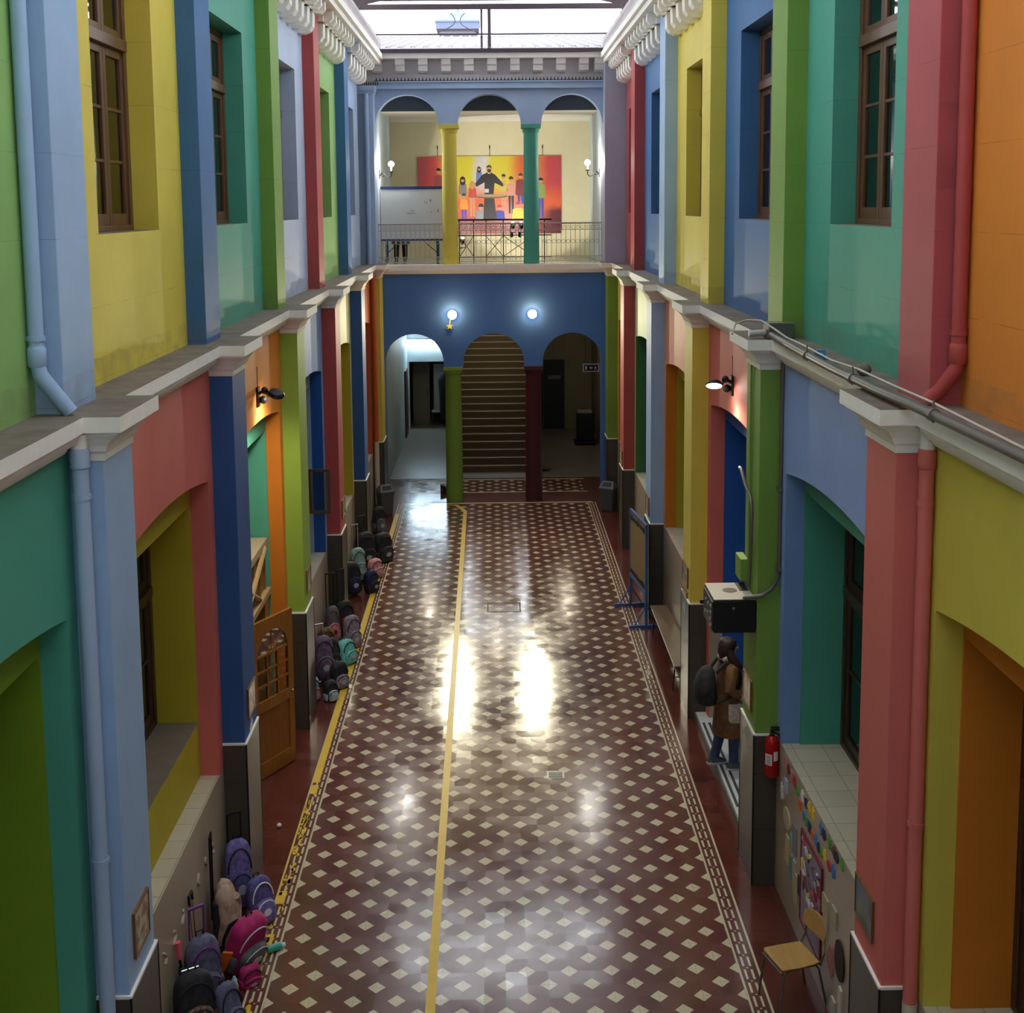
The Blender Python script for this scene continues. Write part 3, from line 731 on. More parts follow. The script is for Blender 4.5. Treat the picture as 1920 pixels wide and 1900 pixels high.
# ------------------------------------------------------------------ rooms behind the ground floor arcade
m_cool = paint('paint_cool_white', (178,196,200)); m_beigew = paint('paint_lobby_beige', (150,140,116))
q = MB(); q.box(-.95, -.62, 19.5, 29, 0, 4.5); struct(q.build('wall_left', m_cool))
q = MB(); q.box(-.95, -.56, 29, 29.2, 0, 4.5).box(-.56, 1.2, 29, 29.2, 2.22, 4.5).box(.62, 1.2, 29, 29.2, 0, 2.22); struct(q.build('wall_far', m_cool))
q = MB(); q.box(1.0, 1.10, 22.2, 33, 0, 5.5).box(3.2, 3.3, 22.2, 33, 0, 5.5); struct(q.build('wall_stairs', m_beigew))
q = MB(); q.box(3.1, 5.6, 29, 29.2, 0, 4.5); struct(q.build('wall_far', m_beigew))
q = MB(); q.box(5.3, 5.5, 19.5, 29, 0, 4.5); struct(q.build('wall_right', m_beigew))
q = MB(); q.box(-.95, 5.6, 19.5, 22.2, 4.5, 4.6).box(-.95, 1.2, 22.2, 33, 4.5, 4.6).box(3.1, 5.6, 22.2, 29.2, 4.5, 4.6); struct(q.build('ceiling', m_ceil))
q = MB(); q.box(-.95, 1.3, 32.2, 32.4, 0, 4.5).box(-1.3, -.95, 19.5, 32.4, 0, 4.5); struct(q.build('wall_far', paint('paint_drab_store', (128,122,104))))
st = MB(); m_step = plain('brown_stair_riser', (96,80,56), .6); m_nose = plain('worn_pale_nosing', (126,110,78), .5)
for i in range(27):
    y = 22.5 + .275 * i; z = .168 * (i + 1)
    st.box(1.10, 3.20, y, y + .30, z - .2, z, 0); st.box(1.10, 3.20, y - .012, y + .045, z - .016, z + .003, 1)
st.box(1.30, 3.02, 29.7, 32, 4.4, 4.5, 0); st.box(1.3, 3.02, 29.9, 30.1, 4.5, 7, 0)
struct(st.build('floor', [m_step, m_nose]))
# strip light in the corridor
m_tube = glow('fluorescent_tube', (214,236,255), 40)
t = thing('strip_light', 'glowing fluorescent strip light on the corridor wall', 'ceiling light', (.05, 28.98, 2.86))
a = MB(); a.box(-.66, .66, -.02, .02, .03, .09); a.build('fixture_body', m_ceil, t)
a = MB(); a.tube([(-.62,-.03,0), (.62,-.03,0)], .028, 10); a.build('tube', m_tube, t, True)
ld = bpy.data.lights.new('strip_glow', 'AREA'); ld.shape = 'RECTANGLE'; ld.size = 1.2; ld.size_y = .08; ld.energy = 2.2; ld.color = (.72, .87, 1)
lo = bpy.data.objects.new('strip_glow', ld); col.objects.link(lo); lo.parent = t; lo.location = (0, -.12, 0); lo.rotation_euler = (radians(72), 0, 0)
t = sroot('door_1', (-.62, 27.6, 0))
a = MB(); a.box(0, .05, 0, .85, .0, 2.1); a.build('leaf', plain('dark_red_door', (74,24,24), .5), t)
t = thing('beige_cupboard', 'tall beige cupboard seen through the corridor doorway', 'cupboard', (-.25, 30.2, 0))
m_cup = plain('beige_cupboard_paint', (142,132,112), .5)
a = MB(); a.box(-.28, .28, 0, .5, .0, 2.1); a.build('body', m_cup, t)
a = MB(); a.box(-.26, .26, -.02, 0, .05, 2.05); d = a.build('door', m_cup, t)
b = MB(); b.tube([(.2,-.045,1.0), (.2,-.045,1.15)], .008, 6); b.build('handle', m_blk, d)
t = thing('covered_trolley', 'small trolley with a white cloth in the corridor room', 'trolley', (.30, 30.0, 0))
m_cloth = plain('white_cloth', (216,214,214), .8)
a = MB(); a.box(-.2, .2, -.16, .16, .42, .46); a.build('top', m_cloth, t)
a = MB(); a.box(-.13, .19, .1, .13, .46, 2.0); a.build('hanging_sheet', m_cloth, t)
for x in (-.17, .17):
    for y in (-.13, .13):
        a = MB(); a.box(x-.012, x+.012, y-.012, y+.012, 0, .42); a.build('leg', plain('rusty_leg', (96,50,40), .6), t)
t = thing('small_wall_sign', 'small dark name plate beside the corridor doorway', 'sign', (-.78, 28.98, 1.98))
a = MB(); a.box(-.14, .14, -.015, .015, -.04, .04); a.build('plate', plain('dark_plate', (44,52,56), .4), t)
t = thing('hanging_coat', 'dark coat hanging at the edge of the corridor doorway', 'coat', (.56, 28.9, .35))
a = MB(); a.rings([[(rx*cos(2*pi*j/12), ry*sin(2*pi*j/12), z) for j in range(12)] for z, rx, ry in ((0,.12,.07),(.3,.15,.08),(.8,.16,.09),(1.25,.19,.09),(1.45,.14,.07),(1.52,.05,.05))])
a.build('coat_body', plain('dark_wool', (26,28,34), .9), t, True)
a = MB(); a.tube([(0,0,1.5), (0,.03,1.6), (0,.09,1.6)], .006, 6); a.build('hanger_hook', m_blk, t)

# dark lobby on the other side
t = sroot('door_2', (3.75, 28.98, 0))
m_ddoor = plain('dark_green_black_door', (30,36,38), .5)
a = MB(); a.box(-.72, -.01, -.05, 0, 0, 2.24).box(.01, .68, -.05, 0, 0, 2.24); a.build('leaf', m_ddoor, t)
a = MB(); a.box(.16, .56, -.06, -.045, 1.62, 1.74); a.build('name_plate', plain('grey_plate', (120,118,112), .5), t)
t = thing('exit_sign', 'hanging exit sign with a white arrow and running figures', 'sign', (4.69, 21.5, 2.86))
m_sgn = plain('sign_black', (20,24,24), .4); m_sgw = plain('sign_white', (214,216,210), .4)
a = MB(); a.box(-.21, .21, -.02, .02, -.005, .205); a.build('frame', m_sgw, t)
a = MB(); a.box(-.185, .185, -.026, -.018, .02, .18); a.build('panel', m_sgn, t)
a = MB(); y0, y1 = -.031, -.025
a.box(-.155, -.105, y0, y1, .05, .15)
a.prism([(-.05, .10), (.0, .145), (.0, .115), (.045, .115), (.045, .085), (.0, .085), (.0, .055)], 1, y0, y1)
for x0 in (.115,):
    a.tube([(x0,y0,.15), (x0+.001,y0,.152)], .012, 8)
    a.prism([(x0-.012,.13),(x0+.014,.13),(x0+.012,.09),(x0-.01,.09)], 1, y0, y1)
    a.prism([(x0-.01,.092),(x0+.002,.092),(x0-.02,.045),(x0-.034,.05)], 1, y0, y1); a.prism([(x0,.092),(x0+.012,.092),(x0+.034,.055),(x0+.022,.045)], 1, y0, y1)
    a.prism([(x0+.012,.128),(x0+.036,.10),(x0+.03,.095),(x0+.008,.118)], 1, y0, y1); a.prism([(x0-.012,.128),(x0-.036,.108),(x0-.032,.1),(x0-.008,.118)], 1, y0, y1)
a.build('pictogram', m_sgw, t)
a = MB(); a.tube([(-.15,0,.2), (-.15,0,1.64)], .005, 6).tube([(.15,0,.2), (.15,0,1.64)], .005, 6); a.build('hanger', m_blk, t)
t = thing('wheeled_case', 'black upright wheeled case with a pale top in the dark lobby', 'case', (4.9, 26.3, 0))
a = MB(); a.box(-.26, .26, -.18, .2, .12, .95); a.build('body', plain('black_nylon', (20,22,26), .6), t, bevel=.04)
a = MB(); a.box(-.24, .2, -.16, .18, .95, 1.04); a.build('lid', plain('pale_grey_lid', (150,150,146), .5), t, bevel=.03)
a = MB(); a.box(-.34, .3, -.26, .24, .05, .12); a.build('base', plain('black_nylon', (20,22,26), .6), t, bevel=.01)
for x in (-.24, .22):
    a = MB(); a.tube([(x, -.2, .04), (x+.04, -.2, .04)], .04, 10); a.build('wheel', m_blk, t)
a = MB(); a.tube([(-.1,.2,.95), (-.1,.2,1.06), (.14,.2,1.06), (.14,.2,.95)], .012, 6); a.build('handle', m_blk, t)
for x, y, lab in ((.92, 20.15, 'small dark scoop poking out behind the lime green column'), (3.5, 22.6, 'small grey crumpled cloth on the floor behind the maroon column')):
    nm = 'dust_scoop' if x < 2 else 'crumpled_cloth'
    if nm == 'dust_scoop':
        t = thing(nm, lab, 'dustpan', (x, y, 0))
        a = MB(); a.prism([(-.14, .0), (.14, .0), (.14, .1), (-.14, .22)], 1, -.09, .09); a.build('pan', plain('brown_plastic', (60,44,40), .5), t)
        a = MB(); a.tube([(.1,0,.1), (.14,0,.75)], .012, 8); a.build('handle', m_blk, t)
    else:
        a = MB(); a.ball((0,0,.05), (.16,.1,.05), 12, 6)
        for i, v in enumerate(a.v): a.v[i] = (v[0]+.03*sin(i*2.3), v[1]+.02*cos(i*1.7), max(0, v[2] + .02*sin(i*3.1)))
        o = a.build(nm, plain('grey_rag', (96,92,84), .9), None, True); o.location = (x, y, 0); tag(o, lab, 'cloth')

# ------------------------------------------------------------------ roof structure and what shows beyond it
def roof_glass():
    t = NT('milky_roof_sheet')
    tr = t.n('ShaderNodeBsdfTransparent'); tr.inputs[0].default_value = (.40, .41, .42, 1)
    df = t.n('ShaderNodeBsdfDiffuse'); df.inputs[0].default_value = (.6, .62, .63, 1)
    mx = t.n('ShaderNodeMixShader'); mx.inputs[0].default_value = .25
    t.l(tr.outputs[0], mx.inputs[1]); t.l(df.outputs[0], mx.inputs[2]); t.l(mx.outputs[0], t.t.nodes['Material Output'].inputs[0]); return t.m
m_roofg = roof_glass()
lo = None
for nm_, x, y, e in (('stair_hall_fill', 2.15, 21.2, 6), ('lobby_fill', 4.2, 24.5, 8), ('corridor_fill', .2, 24.5, 7)):  # unseen lamps, added to brighten the rooms behind the arcade
    t = thing('unseen_fill_lamp', 'added unseen fill lamp under the ceiling of the ' + ('stair hall' if 1 < x < 3 else 'white corridor' if x < 1 else 'dark lobby'), 'ceiling light', (x, y, 4.5))
    a = MB(); a.lathe((0,0,-.06), [(.10,0),(.13,.03),(.13,.06)], 16); a.build('fill_disc', glow('fill_lamp_glow', (255,226,180), 3), t, True)
    ld = bpy.data.lights.new(nm_, 'POINT'); ld.energy = e; ld.color = (1, .88, .68); ld.shadow_soft_size = .12
    lo = bpy.data.objects.new(nm_, ld); col.objects.link(lo); lo.parent = t; lo.location = (0, 0, -.2)
r = MB(); r.quad((-1.5,-14,11.95), (-1.5,19.2,11.95), (2.15,19.2,12.75), (2.15,-14,12.75)); r.quad((5.8,-14,11.95), (5.8,19.2,11.95), (2.15,19.2,12.75), (2.15,-14,12.75))
struct(r.build('ceiling', m_roofg))
ir = MB()
for y in [-12.5 + 2.07*i for i in range(16)]:
    if y > 18.9: break
    ir.tube([(-1.5,y,11.9), (2.15,y,12.7), (5.8,y,11.9)], .035, 6); ir.tube([(-1.5,y,11.85), (5.8,y,11.85)], .02, 6)
for z, x in ((11.9,-1.45), (11.9,5.75), (12.3,.3), (12.3,4.0), (12.7,2.15)): ir.tube([(x,-14,z), (x,19.2,z)], .035, 6)
for sx, x in ((-1,-1.1), (1,5.42)):
    for i in range(27):
        y = 19.0 - .72*i; ir.tube([(x,y,10.66), (x,y,11.95)], .035 if i % 3 else .055, 6)
        if i % 3 == 0:
            ir.tube([(x - sx*(.02 + .35*(1-cos(q))), y, 10.8 + 1.05*sin(q)) for q in [pi/2*j/8 for j in range(9)]], .018, 6)
            ir.tube([(x - sx*(.12 + .07*cos(q)*(1-q/14)), y, 11.6 + .07*sin(q)*(1-q/14)) for q in [.5*j for j in range(22)]], .010, 5)
            ir.tube([(x - sx*(.09 + .05*cos(q)*(1-q/14)), y, 11.25 + .05*sin(q)*(1-q/14)) for q in [.5*j for j in range(22)]], .010, 5)
    ir.tube([(x,-14,10.95), (x,19,10.95)], .02, 6)
# gable end: chord, purlin, middle posts, curved corner brackets, a pair of bowed ties
Y = 19.25
ir.box(-1.5, 5.8, Y-.05, Y+.05, 11.75, 11.87); ir.tube([(-1.2,Y,11.18), (5.5,Y,11.18)], .024, 6)
ir.box(2.09, 2.17, Y-.04, Y+.04, 10.8, 11.8).box(1.925, 1.975, Y-.03, Y+.03, 10.85, 11.8)
for sx, x in ((-1,-1.3), (1,5.6)):
    ir.tube([(x - sx*(.05 + .55*(1-cos(q))), Y-.1, 10.9 + 1.35*sin(q)) for q in [pi/2*j/10 for j in range(11)]], .022, 6)
    for cz, cx, rr in ((11.1,.1,.06), (11.35,.08,.07), (11.6,.12,.08), (11.62,.34,.07)):
        ir.tube([(x - sx*(cx + rr*cos(q)*(1-q/14)), Y-.1, cz + rr*sin(q)*(1-q/14)) for q in [.5*j for j in range(22)]], .011, 5)
for sx in (-1, 1):
    ir.tube([(1.39 + sx*(.06 + .42*((u-.42)/.58)**2 if u > .42 else .06 + .13*((.42-u)/.42)**2), Y, 11.68 - .46*u) for u in [j/10 for j in range(11)]], .010, 5)
for i in range(62):  # unseen deep rafters, added to darken the roof's reflection in the floor
    y = -13.8 + .53*i
    for x0, x1, z0, z1 in ((-1.5,2.15,11.58,12.38), (5.8,2.15,11.58,12.38)):
        ir.rings([[(x0,y-.02,z0),(x0,y+.02,z0),(x0,y+.02,z0+.33),(x0,y-.02,z0+.33)], [(x1,y-.02,z1),(x1,y+.02,z1),(x1,y+.02,z1+.33),(x1,y-.02,z1+.33)]])
struct(ir.build('trim_10', m_iron, None, True))
# cast-iron cresting along both cornices
for S, nn in ((L, 11), (RR, 12)):
    x = SX(S, S['dw'] - .50); lc = MB()
    lc.box(x-.012, x+.012, -4, 18.9, 10.68, 10.70).box(x-.012, x+.012, -4, 18.9, 10.92, 10.945)
    n = 150; stp = 22.9 / n
    for i in range(n):
        y = -4 + stp * i
        lc.tube([(x, y, 10.69), (x, y + stp, 10.93)], .010, 4, cap=False); lc.tube([(x, y + stp, 10.69), (x, y, 10.93)], .010, 4, cap=False)
        lc.tube([(x, y + stp*.5, 10.93), (x, y + stp*.5, 11.0)], .012, 4)
    struct(lc.build('trim_%d' % nn, plain('pale_cast_iron', (196,186,188), .6)))
# bird spikes on the entablature
sp = MB()
for i in range(64):
    x = -.56 + 5.33 * (i + .5) / 64
    sp.rings([[(x-.02, 19.0, 10.082), (x+.02, 19.0, 10.082), (x+.02, 19.03, 10.082), (x-.02, 19.03, 10.082)], [(x-.004, 19.01, 10.17), (x+.004, 19.01, 10.17), (x+.004, 19.018, 10.17), (x-.004, 19.018, 10.17)]])
sp.box(-.58, 4.78, 18.99, 19.04, 10.08, 10.10)
for i in range(14):
    x = -1.1 + .05 * i
    sp.rings([[(x-.015, 18.54, 9.952), (x+.015, 18.54, 9.952), (x+.015, 18.57, 9.952), (x-.015, 18.57, 9.952)], [(x-.004, 18.55, 10.04), (x+.004, 18.55, 10.04), (x+.004, 18.556, 10.04), (x-.004, 18.556, 10.04)]])
struct(sp.build('trim_13', m_black))
# corrugated roof of the gallery and the lantern on the building behind
cr = MB(); n = 58; ya, za, yb, zb_ = 18.72, 10.80, 30.5, 12.6
for i in range(n):
    x = -6 + .29 * i
    for x0, x1, dz0, dz1 in ((x, x+.21, 0, 0), (x+.21, x+.235, 0, .045), (x+.235, x+.265, .045, .045), (x+.265, x+.29, .045, 0)):
        cr.quad((x0,ya,za+dz0), (x1,ya,za+dz1), (x1,yb,zb_+dz1), (x0,yb,zb_+dz0)); 
cr.box(-6, 10.8, ya, ya + .03, za - .10, za - .01, 1)
struct(cr.build('roof_far', [plain('pale_corrugated_sheet', (74,70,84), .6, .0, .08, 20, .1), plain('dark_eave_board', (70,60,62), .7)]))
q = MB(); q.box(-8, 12, 37.5, 46, 13.4, 13.55); struct(q.build('roof_far', plain('pale_corrugated_sheet', (112,108,124))))
t = thing('roof_lantern', 'blue-grey pyramid-roofed lantern above the far roof ridge', 'cupola', (.88, 40, 13.75))
m_zinc = plain('blue_grey_zinc', (60,74,106), .5)
a = MB(); a.rings([[(-.88,-.88,.56), (.88,-.88,.56), (.88,.88,.56), (-.88,.88,.56)], [(-.86,-.86,.62), (.86,-.86,.62), (.86,.86,.62), (-.86,.86,.62)], [(-.05,-.05,1.12), (.05,-.05,1.12), (.05,.05,1.12), (-.05,.05,1.12)]]); a.build('pyramid_roof', m_zinc, t)
a = MB(); a.box(-.84, .84, -.84, .84, .30, .56); a.build('fretwork_band', plain('pale_zinc_band', (74,82,106), .5), t)
a = MB(); a.box(-.72, .72, -.72, .72, -.2, .25); a.build('drum', plain('pale_drum', (86,84,88), .6), t)
a = MB(); a.box(-.78, .78, -.78, .78, .24, .30); a.build('sill_band', plain('dark_eave_board', (70,60,62), .7), t)
a = MB(); a.tube([(0,0,1.1), (0,0,1.36)], [.03, .012], 8).ball((0,0,1.22), .05, 10, 6); a.build('finial', m_zinc, t, True)
# ------------------------------------------------------------------ doorway with open leaf and inner wooden porch (orange bay)
m_door = wood('honey_door_wood', (150,96,36), 2, .35, .3)
m_porch = wood('porch_wood', (150,112,62), 2, .45, .3)
m_clear = glass('door_glass', (225,230,225), .03)
# back of the recess, side reveals and step of both doorways
q = MB(); q.box(-1.5, -1.45, 2.3, 6.0, 0, 4.4).box(-1.45, -.70, 2.3, 6.0, -.05, .001, 1); struct(q.build('wall_left', [plain('porch_inner_wall', (150,124,86), .8), plain('doorway_red_cement', (84,44,36), .4)]))
t = sroot('door_3', (-.97, 4.2, 0))
a = MB(); a.box(-.06, .06, -1.52, 1.52, 2.70, 2.80).box(-.45, -.06, -1.52, 1.52, 2.76, 2.80); a.build('porch_top', plain('porch_dust_top', (176,160,130), .7), t)
a = MB(); a.box(-.02, .02, -1.52, 1.52, 2.12, 2.70)
for i in range(9): a.box(.02, .045, -1.5 + .36*i, -1.46 + .36*i, 2.14, 2.70)
a.build('plank_panel', m_porch, t)
a = MB(); a.tube([(.06, -.2, 2.14), (.06, 1.3, 2.72)], .035, 6).tube([(.06, .9, 2.14), (.06, -.4, 2.72)], .03, 6); a.build('cross_brace', plain('pale_batten', (178,150,104), .6), t)
a = MB(); a.box(-.06, .09, -1.52, 1.52, 2.04, 2.12); a.build('transom', plain('pale_batten', (178,150,104), .6), t)
for y0, y1 in ((-1.52, -1.42), (1.2, 1.52), (.3, .42)):
    a = MB(); a.box(-.06, .06, y0, y1, 0, 2.04); a.build('post', m_porch, t)
a = MB(); a.tube([(.08, 1.02, 1.05), (.13, 1.02, 1.10), (.13, 1.02, 1.45), (.08, 1.02, 1.5)], .014, 8); a.build('pull_handle', plain('polished_steel', (200,198,190), .2, 1), t, True)
# the open leaf: glazed upper half with a fan head, panelled lower half
hx, hy, fx, fy = -.90, 4.31, -.51, 5.02
t = sroot('door_4', (hx, hy, .02)); t.rotation_euler = (0, 0, atan2(fy - hy, fx - hx))
W, H = sqrt((fx-hx)**2 + (fy-hy)**2), 2.04
a = MB(); st = .10; T2 = .022
def dbox(x0, x1, z0, z1, th=T2): a.box(x0, x1, -th, th, z0, z1)
dbox(0, st, 0, H); dbox(W-st, W, 0, H); dbox(st, W-st, 0, .20); dbox(st, W-st, .86, 1.0)
zs0 = 1.58; rr = (W - 2*st)/2; cx = W/2; n = 16
for i in range(n):
    p = [(cx - rr*cos(pi*k/n), zs0 + rr*.98*sin(pi*k/n)) for k in (i, i+1)]
    for y in (-T2, T2): a.quad((p[0][0],y,p[0][1]), (p[1][0],y,p[1][1]), (p[1][0],y,H), (p[0][0],y,H))
    a.quad((p[0][0],-T2,p[0][1]), (p[1][0],-T2,p[1][1]), (p[1][0],T2,p[1][1]), (p[0][0],T2,p[0][1]))
a.quad((st,-T2,H), (W-st,-T2,H), (W-st,T2,H), (st,T2,H))
leaf = a.build('leaf', m_door, t)
a = MB(); a.box(st, W-st, -.008, .008, .20, .86); a.build('lower_panel', wood('amber_panel_wood', (140,84,30), 2, .3, .25), t)
a = MB()
for i in (1, 2): a.box(st + 2*rr*i/3 - .012, st + 2*rr*i/3 + .012, -.016, .016, 1.0, zs0)
for z in (1.19, 1.38, zs0): a.box(st, W-st, -.016, .016, z-.012, z+.012)
for q in (pi*.25, pi*.5, pi*.75): a.tube([(cx + .05*cos(q), 0, zs0 + .05*sin(q)), (cx + rr*cos(q), 0, zs0 + rr*.97*sin(q))], .012, 6)
a.tube([(cx + .09*cos(pi*i/8), 0, zs0 + .09*sin(pi*i/8)) for i in range(9)], .011, 6)
a.build('glazing_bars', m_door, t)
a = MB(); a.quad((st-.01,0,.99), (W-st+.01,0,.99), (W-st+.01,0,zs0), (st-.01,0,zs0))
a.poly([(cx - rr*cos(pi*i/n), 0, zs0 + rr*.97*sin(pi*i/n)) for i in range(n+1)]); a.build('pane', m_clear, t)
a = MB(); a.ball((W-.05, -.035, .95), .02, 10, 6); a.build('door_knob', plain('brass', (190,150,80), .3, 1), t, True)
# doorway step opposite, with white tiles and dark grip strips; the blue reveal's beige dado
q = MB(); q.box(4.93, 8.2, 2.5, 6.13, -.1, .10); q.box(4.915, 4.935, 2.5, 6.13, 0, .101, 1)
struct(q.build('floor', [tile_mat('white_threshold_tile', (206,208,204), (.6, .6), (0, 1), .7, .006, .25), plain('grey_step_edge', (110,104,98), .5)]))
q = MB()
for x in (4.965, 5.045): q.box(x, x + .035, 3.35, 5.75, .1, .104)
q.box(5.5, 5.54, 3.2, 4.4, .1, .104)
struct(q.build('floor_marking_3', plain('dark_grip_strip', (60,62,66), .7)))
q = MB(); q.box(5.27, 5.80, 5.93, 6.0, .1, 1.66).box(5.09, 5.275, 5.92, 5.98, .1, 1.66); q.box(5.26, 5.28, 5.915, 5.93, .1, 1.66, 1)
struct(q.build('wall_right', [m_wains, m_black]))
q = MB(); q.box(7.9, 8.0, 2.3, 6.2, .1, 4.4); q.box(5.8, 8, 6.05, 6.15, .1, 4.4); q.box(5.8, 8, 2.4, 2.5, .1, 4.4); q.box(5.8, 8, 2.4, 6.15, 4.35, 4.4)
struct(q.build('wall_right', paint('paint_room_blue', (70,110,170))))

# open brown casement in the blue bay
t = thing('open_casement', 'brown casement sash standing open beside the red pilaster', 'window sash', (-.885, 9.32, 2.22), radians(-4))
a = MB(); a.box(0, .36, -.02, .02, 0, .045).box(0, .36, -.02, .02, .69, .735).box(0, .045, -.02, .02, .045, .69).box(.315, .36, -.02, .02, .045, .69); a.build('frame', m_wood, t)
a = MB(); a.box(.04, .32, -.003, .003, .04, .70); a.build('pane', m_clear, t)

# ------------------------------------------------------------------ rain pipes and cable runs
def pipe(name, label, cat, pts, r, mat, collars=(), brackets=(), lower=None, bmat=None, wall_s=1):
    t = thing(name, label, cat, pts[-1] if pts[-1][2] < pts[0][2] else pts[0])
    o = t.location.copy()
    rel = lambda p: (p[0]-o.x, p[1]-o.y, p[2]-o.z)
    a = MB(); a.tube([rel(p) for p in pts], r, 16); a.build('pipe_run', mat, t, True)
    for (x, y, z) in collars:
        a = MB(); x, y, z = rel((x,y,z)); a.lathe((x,y,z), [(r*1.02,-.07),(r*1.22,-.06),(r*1.22,.05),(r*1.1,.06),(r*1.02,.07)], 16); a.build('collar', mat, t, True)
    for (x, y, z) in brackets:
        a = MB(); x, y, z = rel((x,y,z)); a.lathe((x,y,z), [(r*1.0,-.018),(r*1.14,-.018),(r*1.14,.018),(r*1.0,.018)], 16); a.box(x-r*1.18, x+r*1.18, y-.012, y+.012, z-.016, z+.016); a.build('bracket', bmat or mat, t)
    if lower:
        (x, y, z0, z1, m2) = lower
        a = MB(); x, y, z0 = rel((x,y,z0)); a.tube([(x,y,z0), (x,y,z0 + z1)], r*1.03, 16); a.build('cast_foot', m2, t, True)
    return t
m_pl = pt('lblue'); m_pr = pt('red'); m_cast = plain('cream_cast_iron', (196,186,164), .6)
pipe('rain_pipe', 'pale blue rain pipe below the ledge, beside the light blue pilaster', 'drainpipe', [(-.60,-2.43,5.66), (-.60,-2.43,0)], .054, pt('steel'), [(-.60,-2.43,5.56)], [(-.60,-2.43,5.30), (-.60,-2.43,2.74)], (-.60,-2.43,5.62,.10,m_white))
pipe('rain_pipe', 'pale blue rain pipe above the ledge, bending at its foot round the light blue pilaster', 'drainpipe', [(-.845,-2.43,10.6), (-.845,-2.43,6.22), (-.83,-2.43,6.12), (-.72,-2.40,5.95), (-.66,-2.38,5.86)], .05, m_pl, [(-.845,-2.43,6.24)], [(-.845,-2.43,6.36), (-.845,-2.43,8.8)])
pipe('rain_pipe', 'red rain pipe below the ledge, beside the salmon red pilaster', 'drainpipe', [(5.02,-2.48,5.66), (5.02,-2.48,0)], .05, pt('coral'), [(5.02,-2.48,5.5)], [(5.02,-2.48,5.2), (5.02,-2.48,2.94)], (5.02,-2.48,5.55,.14,m_white), None)
a = MB(); a.tube([(5.02,-2.48,0.0), (5.02,-2.48,1.62)], .053, 16)
o = a.build('pipe_shoe', m_cast, None, True); o.parent = [x for x in bpy.data.objects if x.get('label','').startswith('red rain pipe below')][0]; o.location = -Vector(o.parent.location)
pipe('rain_pipe', 'red rain pipe above the ledge, elbowed at its foot round the rose pilaster', 'drainpipe', [(5.21,-2.46,10.6), (5.21,-2.46,6.22), (5.20,-2.46,6.10), (5.12,-2.40,5.95), (5.05,-2.36,5.87)], .048, pt('red'), [(5.21,-2.46,6.20)], [(5.21,-2.46,6.34), (5.21,-2.46,8.8)])
pipe('rain_pipe', 'orange rain pipe in the far corner beside the yellow pilaster', 'drainpipe', [(-.62,18.2,5.6), (-.62,18.2,1.7)], .058, pt('brick'), [], [(-.62,18.2,5.0), (-.62,18.2,3.4), (-.62,18.2,1.85)], (-.62,18.2,0,1.7,m_cast))
pipe('rain_pipe', 'steel blue rain pipe beside the upper gallery arch', 'drainpipe', [(-.72,18.53,9.76), (-.72,18.53,5.84)], .055, pt('steel'), [], [(-.72,18.53,8.4), (-.72,18.53,7.2)])

m_cond = plain('grey_steel_conduit', (112,108,102), .45, .4)
t = thing('cable_conduit', 'thick grey conduit lying along the concrete ledge', 'conduit', (4.86, 1.6, 5.84))
pts = [(4.90,1.62,5.895), (4.86,.4,5.89), (4.835,-.8,5.885), (4.815,-2.0,5.895), (4.83,-2.7,5.90), (4.86,-3.4,5.89), (4.88,-5.2,5.885)]
rel = lambda p: (p[0]-4.86, p[1]-1.6, p[2]-5.84)
a = MB(); a.tube([rel(p) for p in pts], .034, 12); a.build('conduit_run', m_cond, t, True)
for p in ((4.85,.05,5.888), (4.825,-1.4,5.89), (4.845,-3.05,5.895)):
    a = MB(); x, y, z = rel(p); a.rings([[(x+.042*cos(2*pi*j/12), yy, z+.042*sin(2*pi*j/12)) for j in range(12)] for yy in (y-.03, y+.03)]); a.tube([(x, y, z-.05), (x, y, z+.09)], .007, 6); a.build('clamp', m_cond, t)
t = thing('thin_cable', 'thin pale cable looping along the concrete ledge', 'cable', (4.95, 1.2, 5.84))
pts = [(4.60,2.1,5.86),(4.66,2.25,5.95),(4.76,2.15,6.0),(4.82,1.75,6.03),(4.88,1.45,5.98),(4.92,1.1,5.93),(4.915,.4,5.93),(4.94,-.4,5.90),(4.93,-1.2,5.93),(4.92,-2.0,5.93),(4.93,-2.8,5.93),(4.96,-4.6,5.88)]
a = MB(); a.tube([(p[0]-4.95, p[1]-1.2, p[2]-5.84) for p in pts], .010, 8); a.build('cable_run', plain('pale_cable', (186,178,166), .5), t, True)
t = thing('junction_box', 'grey junction box on the ledge at the foot of the upper green pilaster', 'junction box', (5.02, 1.86, 5.84), .1)
a = MB(); a.box(-.13, .13, -.10, .10, 0, .15); a.build('box_body', m_cond, t, bevel=.01)
a = MB(); a.box(-.135, .135, -.105, .105, .15, .165); a.build('lid', plain('grey_lid', (128,124,116), .5), t)
a = MB(); a.tube([(-.13,.0,.06), (-.30,.02,.05)], .034, 10); a.build('cable_gland', plain('pale_grey_pvc', (186,184,178), .5), t, True)
a = MB(); a.tube([(.13,.05,.06), (.28,.02,.08), (.3,-.0,.2)], .012, 8); a.build('cable_tail', m_black, t, True)
a = MB()
for x0, y0, z0, x1, y1, z1 in ((0,0,0,.16,-.07,.02), (.05,-.02,.02,.13,.05,.07), (.02,-.05,.01,.1,-.12,.05)):
    a.prism([(x0,y0),(x1,y0+.01),(x1-.02,y1),(x0+.01,y1-.01)], 2, z0, z1)
o = a.build('crumpled_wrapper', plain('blue_foil', (80,140,190), .35), None); o.location = (4.92, .2, 5.845); tag(o, 'crumpled blue wrapper on the dusty ledge', 'litter')
